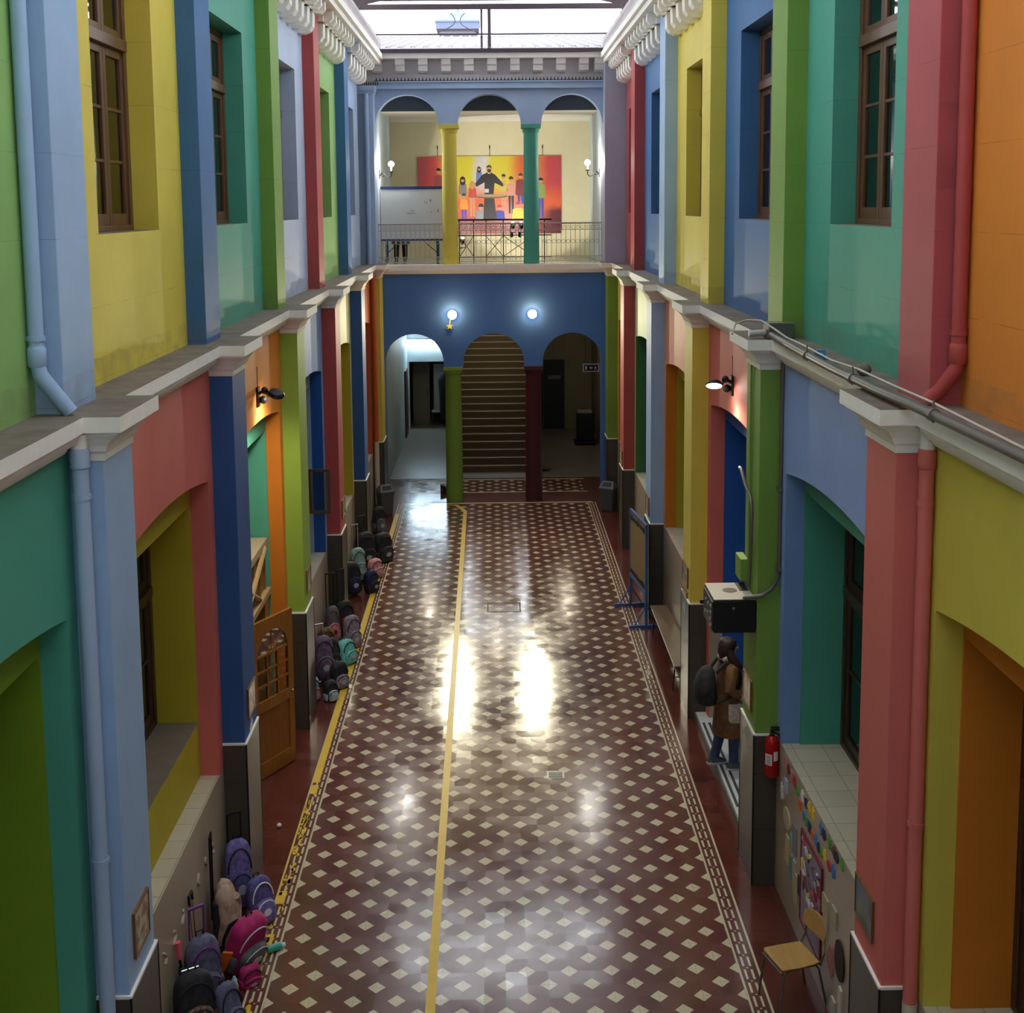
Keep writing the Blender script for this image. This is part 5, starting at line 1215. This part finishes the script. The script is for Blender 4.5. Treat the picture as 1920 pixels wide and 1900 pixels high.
# ------------------------------------------------------------------ school bags
def rr_ring(w_, d, z, n=20, e=3.2, x0=0):
    R = []
    for j in range(n):
        q = 2*pi*j/n; c, s = cos(q), sin(q)
        R.append((x0 + d*(abs(c)**(2/e))*(1 if c >= 0 else -1), w_*(abs(s)**(2/e))*(1 if s >= 0 else -1), z))
    return R
def cloth(n, rgb, rgb2=None, sc_=14):
    if n in MATS: return MATS[n]
    t = NT(n); f = t.ramp(t.noise(sc_, 4, .6), .42, .62)
    t.l(t.mix(f, lin(rgb), lin(rgb2 or tuple(int(x*.72) for x in rgb))), t.b.inputs['Base Color']); t.b.inputs['Roughness'].default_value = .75
    t.bump(t.noise(26, 3), .5, .008); MATS[n] = t.m; return t.m
m_strap = plain('black_webbing', (22,22,24), .7)
def backpack(loc, rz, tilt, h, w_, d, body, pocket, label, straps=True, trolley=None, roll=0, trim=None, group=None):
    rz -= 1.15; loc = (max(loc[0], -.675 + w_*.5), loc[1], loc[2])
    t = thing('backpack', label, 'backpack', loc, rz, group); t.rotation_euler = (roll, tilt, rz)
    z0 = .05 if trolley else 0
    a = MB(); prof = [(0,.86),(.02,.95),(.08,1.0),(.45,1.0),(.70,.98),(.84,.90),(.93,.74),(.985,.46),(1.0,.1)]
    a.rings([rr_ring(w_/2*k*(1 + .02*sin(9*u)), d/2*(k**.7)*(1 - .25*u), z0 + h*u, 24, 3.6, -d*.1*u) for u, k in prof]); a.build('body', body, t, True)
    for s in (-1, 1):
        a = MB(); a.rings([[(x, y + s*w_*.46, z) for x, y, z in rr_ring(w_*.09*k, d*.34*k, z0 + h*(.05 + .34*u), 14, 2.6)] for u, k in ((0,.8),(.1,1),(.8,1),(1,.85))]); a.build('side_pocket', pocket, t, True)
    a = MB(); ph = h*.5
    a.rings([rr_ring(w_/2*.82*k, d*.22*(k**.6), z0 + h*.06 + ph*u, 16, 2.6, d*.46) for u, k in ((0,.7),(.05,.92),(.3,1),(.7,.97),(.9,.75),(1,.2))]); p = a.build('front_pocket', pocket, t, True)
    a = MB(); a.rings([[(d*.675 + e, w_*.16*cos(q), z0 + h*.30 + h*.075*sin(q)) for q in [2*pi*j/16 for j in range(16)]] for e in (0, .008)]); a.build('badge', trim or plain('silver_badge', (170,168,170), .4), p)
    a = MB(); a.tube([(d*.62, w_*.36*cos(pi*i/10), z0 + h*.36 + h*.17*sin(pi*i/10)) for i in range(11)], .007, 6); a.build('zip', trim or m_strap, p)
    a = MB(); a.tube([(d*.40*(1-.25*.8) , w_*.44*cos(pi*i/12), z0 + h*.55 + h*.34*sin(pi*i/12)) for i in range(13)], .008, 6); a.build('piping', trim or m_strap, t)
    a = MB(); a.tube([(-d*.25, -.035, z0+h*.97), (-d*.28, -.03, z0+h*1.05), (-d*.28, .03, z0+h*1.05), (-d*.25, .035, z0+h*.97)], .009, 6); a.build('top_handle', m_strap, t, True)
    if straps:
        for s in (-1, 1):
            a = MB(); a.tube([(-d*.42, s*w_*.22, z0+h*.9), (-d*.62, s*w_*.26, z0+h*.72), (-d*.66, s*w_*.3, z0+h*.4), (-d*.48, s*w_*.36, z0+h*.1)], [.018,.022,.018,.010], 6); a.build('shoulder_strap', m_strap, t, True)
    if trolley:
        hh, mt = trolley
        a = MB(); a.tube([(-d*.55,-.07,.04), (-d*.55,-.07,hh), (-d*.55,.07,hh), (-d*.55,.07,.04)], .009, 8); a.build('trolley_handle', mt, t)
        a = MB(); a.tube([(-d*.55,-.075,hh), (-d*.55,.075,hh)], .014, 8); a.build('grip', mt, t)
        for s in (-1, 1):
            a = MB(); a.tube([(-d*.45, s*w_*.38 - .012, .035), (-d*.45, s*w_*.38 + .012, .035)], .035, 12); a.build('wheel', m_blk, t)
    return t
G1, G2, G3 = 'school bags near the light blue pilaster', 'school bags by the lime green pilaster', 'school bags by the red pilaster'
m_seq = cloth('black_sequin_floral', (20,18,20), (150,104,92), 60); m_blackc = cloth('black_nylon_cloth', (22,22,26), (40,40,46))
m_mer = cloth('purple_teal_shimmer', (104,96,130), (62,80,92), 16); m_slate = cloth('slate_lilac_cloth', (90,92,120), (70,72,92))
m_pink = cloth('hot_pink_cloth', (186,32,104), (150,24,84)); m_gry = cloth('grey_bag_cloth', (104,106,110), (74,76,80))
m_lil = cloth('lilac_print', (122,110,170), (84,82,140), 22); m_lil2 = cloth('lilac_print_dark', (92,84,140), (66,62,110), 22)
m_purh = plain('purple_metal', (110,50,130), .35, .3); m_silv = plain('polished_steel', (200,198,190), .2, 1)
def bag(*a, **k): return backpack(*a, **k)
bag((-.57,-.52,0), .1, 0, .60, .36, .20, m_blackc, m_seq, 'black backpack with a sparkling floral flap, closest to the light blue pilaster', group=G1, trolley=(.62, m_silv))
bag((-.53,-.12,0), .25, 0, .68, .33, .20, m_mer, m_slate, 'shimmery purple and teal trolley backpack with a purple handle', group=G1, trolley=(.96, m_purh), trim=m_purh)
bag((-.20,-.42,0), .5, -.15, .46, .24, .16, m_slate, m_mer, 'slate lilac backpack leaning in front of the shimmery trolley bag', group=G1)
bag((-.33,.58,.05), .55, .38, .52, .40, .26, m_pink, m_gry, 'big hot pink and grey backpack tilted towards the yellow line', group=G1, trim=plain('silver_piping', (190,186,190), .4))
bag((-.20,.30,0), .3, .25, .20, .20, .13, m_pink, m_pink, 'small pink pouch lying under the big pink backpack', group=G1, straps=False)
bag((-.55,1.55,0), .1, 0, .70, .28, .17, m_lil, m_lil2, 'lilac printed backpack standing tallest beside the dark plinth', group=G1, trolley=(1.0, m_blk))
bag((-.25,1.28,0), .4, -.1, .48, .28, .16, m_lil2, m_lil, 'lilac backpack with a white ring, leaning before the tallest lilac one', group=G1, trim=plain('white_ring', (220,220,224), .5))
t = thing('draped_jacket', 'beige jacket draped over a trolley bag against the dado', 'jacket', (-.53, .93, 0), .1)
a = MB(); a.rings([rr_ring(.17*k*(1+.05*sin(7*u)), .10*k, .08 + .58*u, 20, 2.4, .02*sin(5*u)) for u, k in ((0,1.02),(.2,1.05),(.45,1.0),(.7,.92),(.88,.75),(.97,.5),(1,.2))])
for i, v in enumerate(a.v): a.v[i] = (v[0] + .016*sin(v[1]*60 + v[2]*9), v[1], v[2])
a.build('jacket', cloth('beige_jacket_cloth', (186,160,138), (150,124,106), 10), t, True)
a = MB(); a.tube([(.10, .13*sin(u*4), .5 - .4*u) for u in [i/8 for i in range(9)]], [.035]*9, 8); a.build('sleeve', cloth('beige_jacket_cloth', (186,160,138)), t, True)
a = MB(); a.box(-.12, -.02, -.13, .13, .02, .5); a.build('trolley_bag', m_blackc, t, bevel=.02)
a = MB(); a.tube([(-.13,-.06,.3), (-.13,-.06,1.14), (-.13,.06,1.14), (-.13,.06,.3)], .010, 8); a.build('trolley_handle', m_blk, t)
a = MB(); a.box(-.05, .05, -.012, .012, 0, .34); o = a.build('orange_folder', plain('orange_card', (206,104,26), .6), None, bevel=.004); o.location = (-.52, .30, .03); o.rotation_euler = (.30, .35, .5); tag(o, 'orange folder stuck between the bags and the dado', 'folder')
t = thing('trolley_frame', 'thin steel trolley frame with a black grip leaning on the dado', 'trolley', (-.62, .12, 0))
a = MB(); a.tube([(0,-.05,0), (-.04,-.05,.92)], .008, 8).tube([(0,.05,0), (-.04,.05,.92)], .008, 8).tube([(-.02,-.05,.3), (-.02,.05,.3)], .007, 6); a.build('frame', m_silv, t)
a = MB(); a.tube([(-.04,-.055,.92), (-.045,-.05,1.0), (-.045,.05,1.0), (-.04,.055,.92)], .014, 8); a.build('grip', m_blk, t)
t = thing('umbrella', 'closed black umbrella with a pink grip leaning on the dado', 'umbrella', (-.61, -.32, 0))
a = MB(); a.tube([(.0,0,.02), (-.04,-.01,.58)], [.012,.03], 8); a.build('canopy', m_blackc, t, True)
a = MB(); a.tube([(-.04,-.01,.57), (-.05,-.012,.66)], .012, 8); a.build('shaft', m_blk, t)
a = MB(); a.tube([(-.05,-.012,.66), (-.06,-.015,.82)], [.022,.026], 10); a.build('grip', plain('pink_rubber', (236,96,124), .5), t, True)
t = thing('water_bottle', 'yellow patterned drink bottle standing on the red floor tiles', 'bottle', (-.27, .02, 0))
a = MB(); a.lathe((0,0,0), [(.032,0),(.036,.01),(.036,.17),(.028,.19)], 16); a.build('flask', cloth('yellow_print', (196,188,40), (120,130,40), 30), t, True)
a = MB(); a.lathe((0,0,.19), [(.026,0),(.026,.035),(.014,.05),(.012,.065)], 14); a.build('cap', plain('teal_white_cap', (150,200,196), .4), t, True)
t = thing('water_bottle', 'turquoise bottle lying across the chequered border', 'bottle', (-.04, .80, .038), .5)
a = MB(); a.tube([(-.08,0,0), (.05,0,0), (.065,0,0)], [.036,.036,.026], 14); a.build('flask', plain('turquoise_plastic', (60,160,140), .3), t, True)
a = MB(); a.tube([(.065,0,0), (.10,0,0)], .022, 12); a.build('cap', plain('pale_cap', (206,220,214), .4), t, True)
a = MB(); a.ball((0,0,0), (.065,.055,.05), 14, 8); a.ball((.05,.03,.03), .026, 10, 6); o = a.build('plush_toy', cloth('brown_plush', (130,98,70), (96,72,52), 40), None, True); o.location = (-.20, .84, .05); tag(o, 'small brown plush toy beside the turquoise bottle', 'plush toy')
a = MB(); a.ball((0,0,0), .028, 14, 10); o = a.build('paper_ball', plain('white_paper_wad', (222,214,208), .8, 0, .1, 40, .3, .6), None, True); o.location = (-.41, 3.22, .029); tag(o, 'small white crumpled ball on the red floor tiles', 'paper ball')
# second heap
m_tealb = cloth('mint_teal_cloth', (110,190,182), (84,160,156)); m_plum = cloth('plum_grey_cloth', (110,90,116), (82,66,90)); m_mau = cloth('mauve_print', (150,134,150), (110,98,116), 20)
m_redc = cloth('red_cloth', (180,36,40), (130,26,30)); m_ochre = cloth('ochre_cloth', (150,104,50), (96,70,40)); m_white_b = cloth('white_blue_cloth', (190,202,210), (120,150,170), 16)
m_pinkl = cloth('pale_pink_cloth', (214,150,150), (190,120,124)); m_dgreen_c = cloth('dark_green_grey_cloth', (46,54,54), (34,38,40))
bag((-.56,7.02,0), .2, 0, .34, .20, .16, m_white_b, m_pinkl, 'white and pink kindergarten bag closest to the lime pilaster plinth', group=G2)
bag((-.29,6.98,0), .3, 0, .30, .20, .16, m_blackc, m_white_b, 'small black bag with pale blue stripes and a yellow badge', group=G2)
bag((-.55,7.72,0), .15, 0, .66, .34, .20, m_plum, m_plum, 'plum grey backpack at the front of the heap by the lime pilaster', group=G2, trolley=(.86, m_silv))
bag((-.22,7.45,0), .3, 0, .40, .27, .18, m_blackc, m_mau, 'black backpack with a mauve flap before the plum grey one', group=G2)
bag((-.43,8.15,0), .3, 0, .52, .28, .18, m_dgreen_c, m_blackc, 'very dark green backpack in the middle of the heap', group=G2)
bag((-.21,8.45,0), .6, -.1, .38, .32, .20, m_tealb, m_tealb, 'mint teal backpack touching the yellow floor line', group=G2)
bag((-.22,9.16,0), .4, 0, .54, .30, .18, m_mau, m_mau, 'mauve printed backpack behind the mint teal one', group=G2)
bag((-.57,8.66,0), .1, 0, .52, .24, .16, m_ochre, m_blackc, 'ochre and black backpack against the dado', group=G2)
bag((-.30,8.80,0), .4, -.2, .26, .26, .15, m_gry, m_gry, 'small grey bag low between the mauve and dark green ones', group=G2)
bag((-.58,9.32,0), .1, 0, .60, .24, .16, m_gry, m_pinkl, 'grey backpack with a red-pink top under a thin black handle', group=G2, trolley=(1.18, m_blk), trim=m_redc)
bag((-.40,9.72,0), .3, 0, .56, .32, .20, m_blackc, m_redc, 'black and red trolley backpack at the foot of the red pilaster plinth', group=G2, trolley=(1.12, m_blk))
# third heap
m_navyp = cloth('navy_print', (38,40,96), (20,20,40), 24); m_mintg = cloth('pale_mint_cloth', (150,178,168), (120,150,144)); m_tea = cloth('pale_teal_cloth', (140,170,170))
bag((-.53,11.9,0), .2, 0, .58, .32, .20, m_blackc, m_navyp, 'black and navy print backpack at the front of the heap by the red pilaster', group=G3, trolley=(.6, m_silv))
bag((-.18,12.1,0), .5, 0, .42, .27, .18, m_navyp, m_blackc, 'navy backpack leaning towards the yellow line', group=G3)
bag((-.50,12.75,0), .2, 0, .62, .30, .20, m_mintg, m_tea, 'pale mint trolley backpack with a tall silver handle', group=G3, trolley=(1.1, m_silv))
bag((-.20,13.05,.0), .4, 0, .36, .30, .22, m_pinkl, m_pinkl, 'pale pink bag beside the pale mint trolley backpack', group=G3)
bag((-.45,13.6,0), .2, 0, .70, .42, .24, m_blackc, m_blackc, 'large black backpack behind the pale mint one', group=G3, trolley=(1.05, m_blk))
bag((-.14,14.1,0), .4, 0, .60, .42, .26, m_blackc, m_dgreen_c, 'large black backpack nearest the yellow line', group=G3)
bag((-.42,16.4,0), .2, 0, .58, .30, .20, m_blackc, m_gry, 'lone black backpack beyond the navy pilaster', group=None)

# ------------------------------------------------------------------ people
def skin_mesh(name, chains, mat, parent, sub=2, root=0):
    """one continuous skinned surface from joint chains: [(point, radius), ...]; a chain may begin with an index of an earlier joint"""
    V, E_, Rr = [], [], []
    for ch in chains:
        prev = None
        for it in ch:
            if isinstance(it, int): prev = it; continue
            V.append(it[0]); Rr.append(it[1])
            if prev is not None: E_.append((prev, len(V) - 1))
            prev = len(V) - 1
    me = bpy.data.meshes.new(name); me.from_pydata(V, E_, []); me.materials.append(mat)
    o = bpy.data.objects.new(name, me); col.objects.link(o); o.parent = parent
    o.modifiers.new('skin', 'SKIN')
    for i, r in enumerate(Rr):
        r = r if isinstance(r, tuple) else (r, r); me.skin_vertices[0].data[i].radius = r
        me.skin_vertices[0].data[i].use_root = (i == root)
    s = o.modifiers.new('smooth', 'SUBSURF'); s.levels = sub; s.render_levels = sub
    o.modifiers['skin'].use_smooth_shade = True
    return o
def loft(mb, secs, n=18, m=0):
    """rings given as (centre, x radius, y radius)"""
    return mb.rings([[(c[0] + rx*cos(2*pi*j/n), c[1] + ry*sin(2*pi*j/n), c[2]) for j in range(n)] for c, rx, ry in secs], m)
m_skin = plain('skin_tone', (206,160,132), .55, 0, .04, 8)
def person(loc, rz, label, coat, trim, jeans, shoe, hair, bagmat=None):
    t = thing('person', label, 'person', loc, rz)
    # body faces local +x; joints in metres
    sh = 1.34
    ch = [[((0,0,.90),(.12,.09)), ((.0,0,1.05),(.12,.085)), ((.01,0,1.22),(.13,.09)), ((.0,0,1.36),(.10,.07)), ((.01,0,1.43),.05), ((.025,0,1.50),(.062,.066)), ((.03,0,1.57),(.076,.085)), ((.02,0,1.635),(.058,.062))],
          [0, ((.0,-.09,.84),.085), ((.05,-.095,.48),.055), ((.05,-.10,.12),.038), ((.07,-.10,.055),.036), ((.17,-.105,.045),.034)],
          [0, ((-.0,.09,.84),.085), ((-.05,.095,.48),.055), ((-.14,.10,.13),.038), ((-.13,.10,.06),.036), ((-.04,.105,.045),.034)]]
    n = 8 + 5 + 5
    def arm(s, el, wr):
        nonlocal n
        hand = Vector(wr) + Vector((.075, .0, .0)); w0 = Vector(wr)
        c = [3, ((0, s*.15, sh),.052), (el,.040), (wr,.026), (tuple(hand),(.034,.018))]
        out = [c]; hi = n + 3; n += 4
        for k, (dy, ln) in enumerate(((-.024,.05),(-.008,.06),(.008,.057),(.024,.045))):
            f0 = hand + Vector((.02, dy, .0)); f1 = f0 + Vector((ln*.55, dy*.2, -.012)); f2 = f1 + Vector((ln*.4, 0, -.026))
            out.append([hi, (tuple(f0),.0095), (tuple(f1),.0085), (tuple(f2),.007)]); n += 3
        th = w0 + Vector((.045, -s*.03, .012)); out.append([hi, (tuple(th),.011), (tuple(th + Vector((.035, -s*.006, .0))),.009)]); n += 2
        return out
    ch += arm(-1, (-.05,-.225,1.08), (.15,-.17,.99)); ch += arm(1, (-.02,.225,1.08), (.17,.14,1.02))
    skin_mesh('body', ch, m_skin, t)
    # face: nose, eyes, mouth, ears on the head
    a = MB(); a.ball((.112,0,1.555), (.016,.012,.02), 8, 6); a.build('nose', m_skin, t, True)
    for s in (-1, 1):
        a = MB(); a.ball((.094, s*.032, 1.585), (.008,.013,.008), 8, 6); a.build('eye', plain('dark_eye', (30,22,20), .2), t, True)
        a = MB(); a.ball((.02, s*.085, 1.565), (.016,.008,.026), 8, 6); a.build('ear', m_skin, t, True)
    a = MB(); a.ball((.098,0,1.515), (.008,.022,.006), 8, 6); a.build('mouth', plain('lip_tone', (160,84,80), .5), t, True)
    a = MB(); loft(a, [((-.02,0,1.69),.02,.02), ((-.017,0,1.684),.07,.065), ((-.014,0,1.66),.102,.096), ((-.022,0,1.61),.112,.112), ((-.035,0,1.54),.105,.118), ((-.05,0,1.46),.09,.12), ((-.04,0,1.36),.07,.115), ((.0,0,1.27),.085,.13), ((.02,0,1.18),.075,.11), ((.03,0,1.13),.05,.07)], 20)
    for s in (-1, 1): a.tube([(-.03, s*.085, 1.56), (-.01, s*.115, 1.47), (.05, s*.15, 1.40), (.115, s*.14, 1.31), (.16, s*.11, 1.20), (.175, s*.09, 1.10)], [.05,.056,.054,.046,.036,.016], 12)
    a.build('hair', hair, t, True)
    for s, hip, kn, an in ((-1,(0,-.09,.84),(.05,-.095,.48),(.05,-.10,.10)), (1,(0,.09,.84),(-.05,.095,.48),(-.14,.10,.11))):
        a = MB(); pts = [Vector(hip), Vector(hip).lerp(Vector(kn), .5), Vector(kn), Vector(kn).lerp(Vector(an), .5), Vector(an)]
        loft(a, [(tuple(p), r, r) for p, r in zip(pts, (.105,.092,.075,.066,.062))], 16); a.build('trouser_leg', jeans, t, True)
        fx, fy = an[0], an[1]
        a = MB(); loft(a, [((fx+.035,fy,.0),.135,.05), ((fx+.035,fy,.02),.14,.053), ((fx+.033,fy,.028),.13,.048)], 18); a.build('shoe_sole', plain('pale_sole', (186,184,180), .6), t, True)
        a = MB(); loft(a, [((fx+.033,fy,.026),.128,.047), ((fx+.025,fy,.055),.115,.046), ((fx+.0,fy,.085),.075,.042), ((fx-.01,fy,.115),.055,.042)], 16); a.build('shoe', shoe, t, True)
    # coat, knee length, with pile trim
    a = MB(); loft(a, [((.0,0,.46),.19,.235), ((.0,0,.50),.195,.238), ((0,0,.75),.175,.215), ((.0,0,.98),.155,.19), ((0,0,1.15),.15,.195), ((0,0,1.30),.135,.20), ((0,0,1.38),.105,.165), ((.0,0,1.43),.075,.09)], 26); a.build('coat', coat, t, True)
    for s, el, wr in ((-1,(-.05,-.225,1.08),(.15,-.17,.99)), (1,(-.02,.225,1.08),(.17,.14,1.02))):
        S0, E0, W0 = Vector((0, s*.155, 1.345)), Vector(el), Vector(wr)
        a = MB(); a.tube([S0 + Vector((0,-s*.04,.03)), S0, S0.lerp(E0,.5), E0 + Vector((0,0,.02)), E0.lerp(W0,.35), E0.lerp(W0,.78)], [.06,.082,.076,.07,.064,.058], 14); a.build('sleeve', coat, t, True)
        a = MB(); a.tube([E0.lerp(W0,.70), E0.lerp(W0,.98)], [.068,.064], 14); a.build('cuff', trim, t, True)
        a = MB(); loft(a, [((.03,s*.205,.66),.07,.02), ((.03,s*.212,.70),.088,.03), ((.03,s*.20,.80),.09,.03), ((.03,s*.185,.90),.085,.024)], 14); a.build('pocket', trim, t, True)
    a = MB(); a.tube([(.17,.035,.50), (.165,.03,.9), (.155,.03,1.1), (.13,.05,1.28), (.05,.10,1.40), (-.06,.09,1.45), (-.10,0,1.46), (-.06,-.09,1.45), (.05,-.10,1.40), (.13,-.05,1.28), (.155,-.03,1.1), (.165,-.03,.9), (.17,-.035,.50)], [.022,.028,.034,.040,.046,.052,.055,.052,.046,.040,.034,.028,.022], 10); a.build('collar', trim, t, True)
    if bagmat:
        a = MB(); a.rings([rr_ring(.18*k, .13*(k**.8), .86 + .48*u, 22, 2.6, -.265 - .04*sin(pi*(1-u)*.8)) for u, k in ((0,.70),(.04,.92),(.25,1.06),(.5,1.0),(.75,.80),(.92,.50),(1,.2))]); b = a.build('worn_backpack', bagmat, t, True)
        for s in (-1, 1):
            a = MB(); a.tube([(-.20,s*.11,1.28), (-.08,s*.13,1.42), (.09,s*.135,1.36), (.14,s*.14,1.2), (.05,s*.20,1.03), (-.18,s*.15,.92)], .022, 8); a.build('bag_strap', bagmat, b, True)
    return t
m_suede = cloth('brown_suede', (122,86,46), (88,58,32), 5); m_shear = cloth('cream_shearling', (206,196,176), (176,164,146), 40)
m_jean = cloth('blue_denim', (52,70,104), (40,54,84)); m_hair = wood('dark_brown_hair', (46,27,19), 2, .6, .3); m_shoe = cloth('grey_trainer_mesh', (92,98,104), (70,74,80), 40)
person((5.06, 4.42, .10), .12, 'long-haired person in a brown shearling coat with black backpack stepping into the blue doorway', m_suede, m_shear, m_jean, m_shoe, m_hair, m_blackc)
m_drk = cloth('dark_trouser_cloth', (30,30,36), (20,20,24)); m_gcoat = cloth('grey_coat_cloth', (92,96,104))
person((-.12, 20.35, 5.79), pi/2, 'person standing behind the white board, dark trousers showing below it', m_gcoat, m_gcoat, m_drk, m_drk, m_hair)
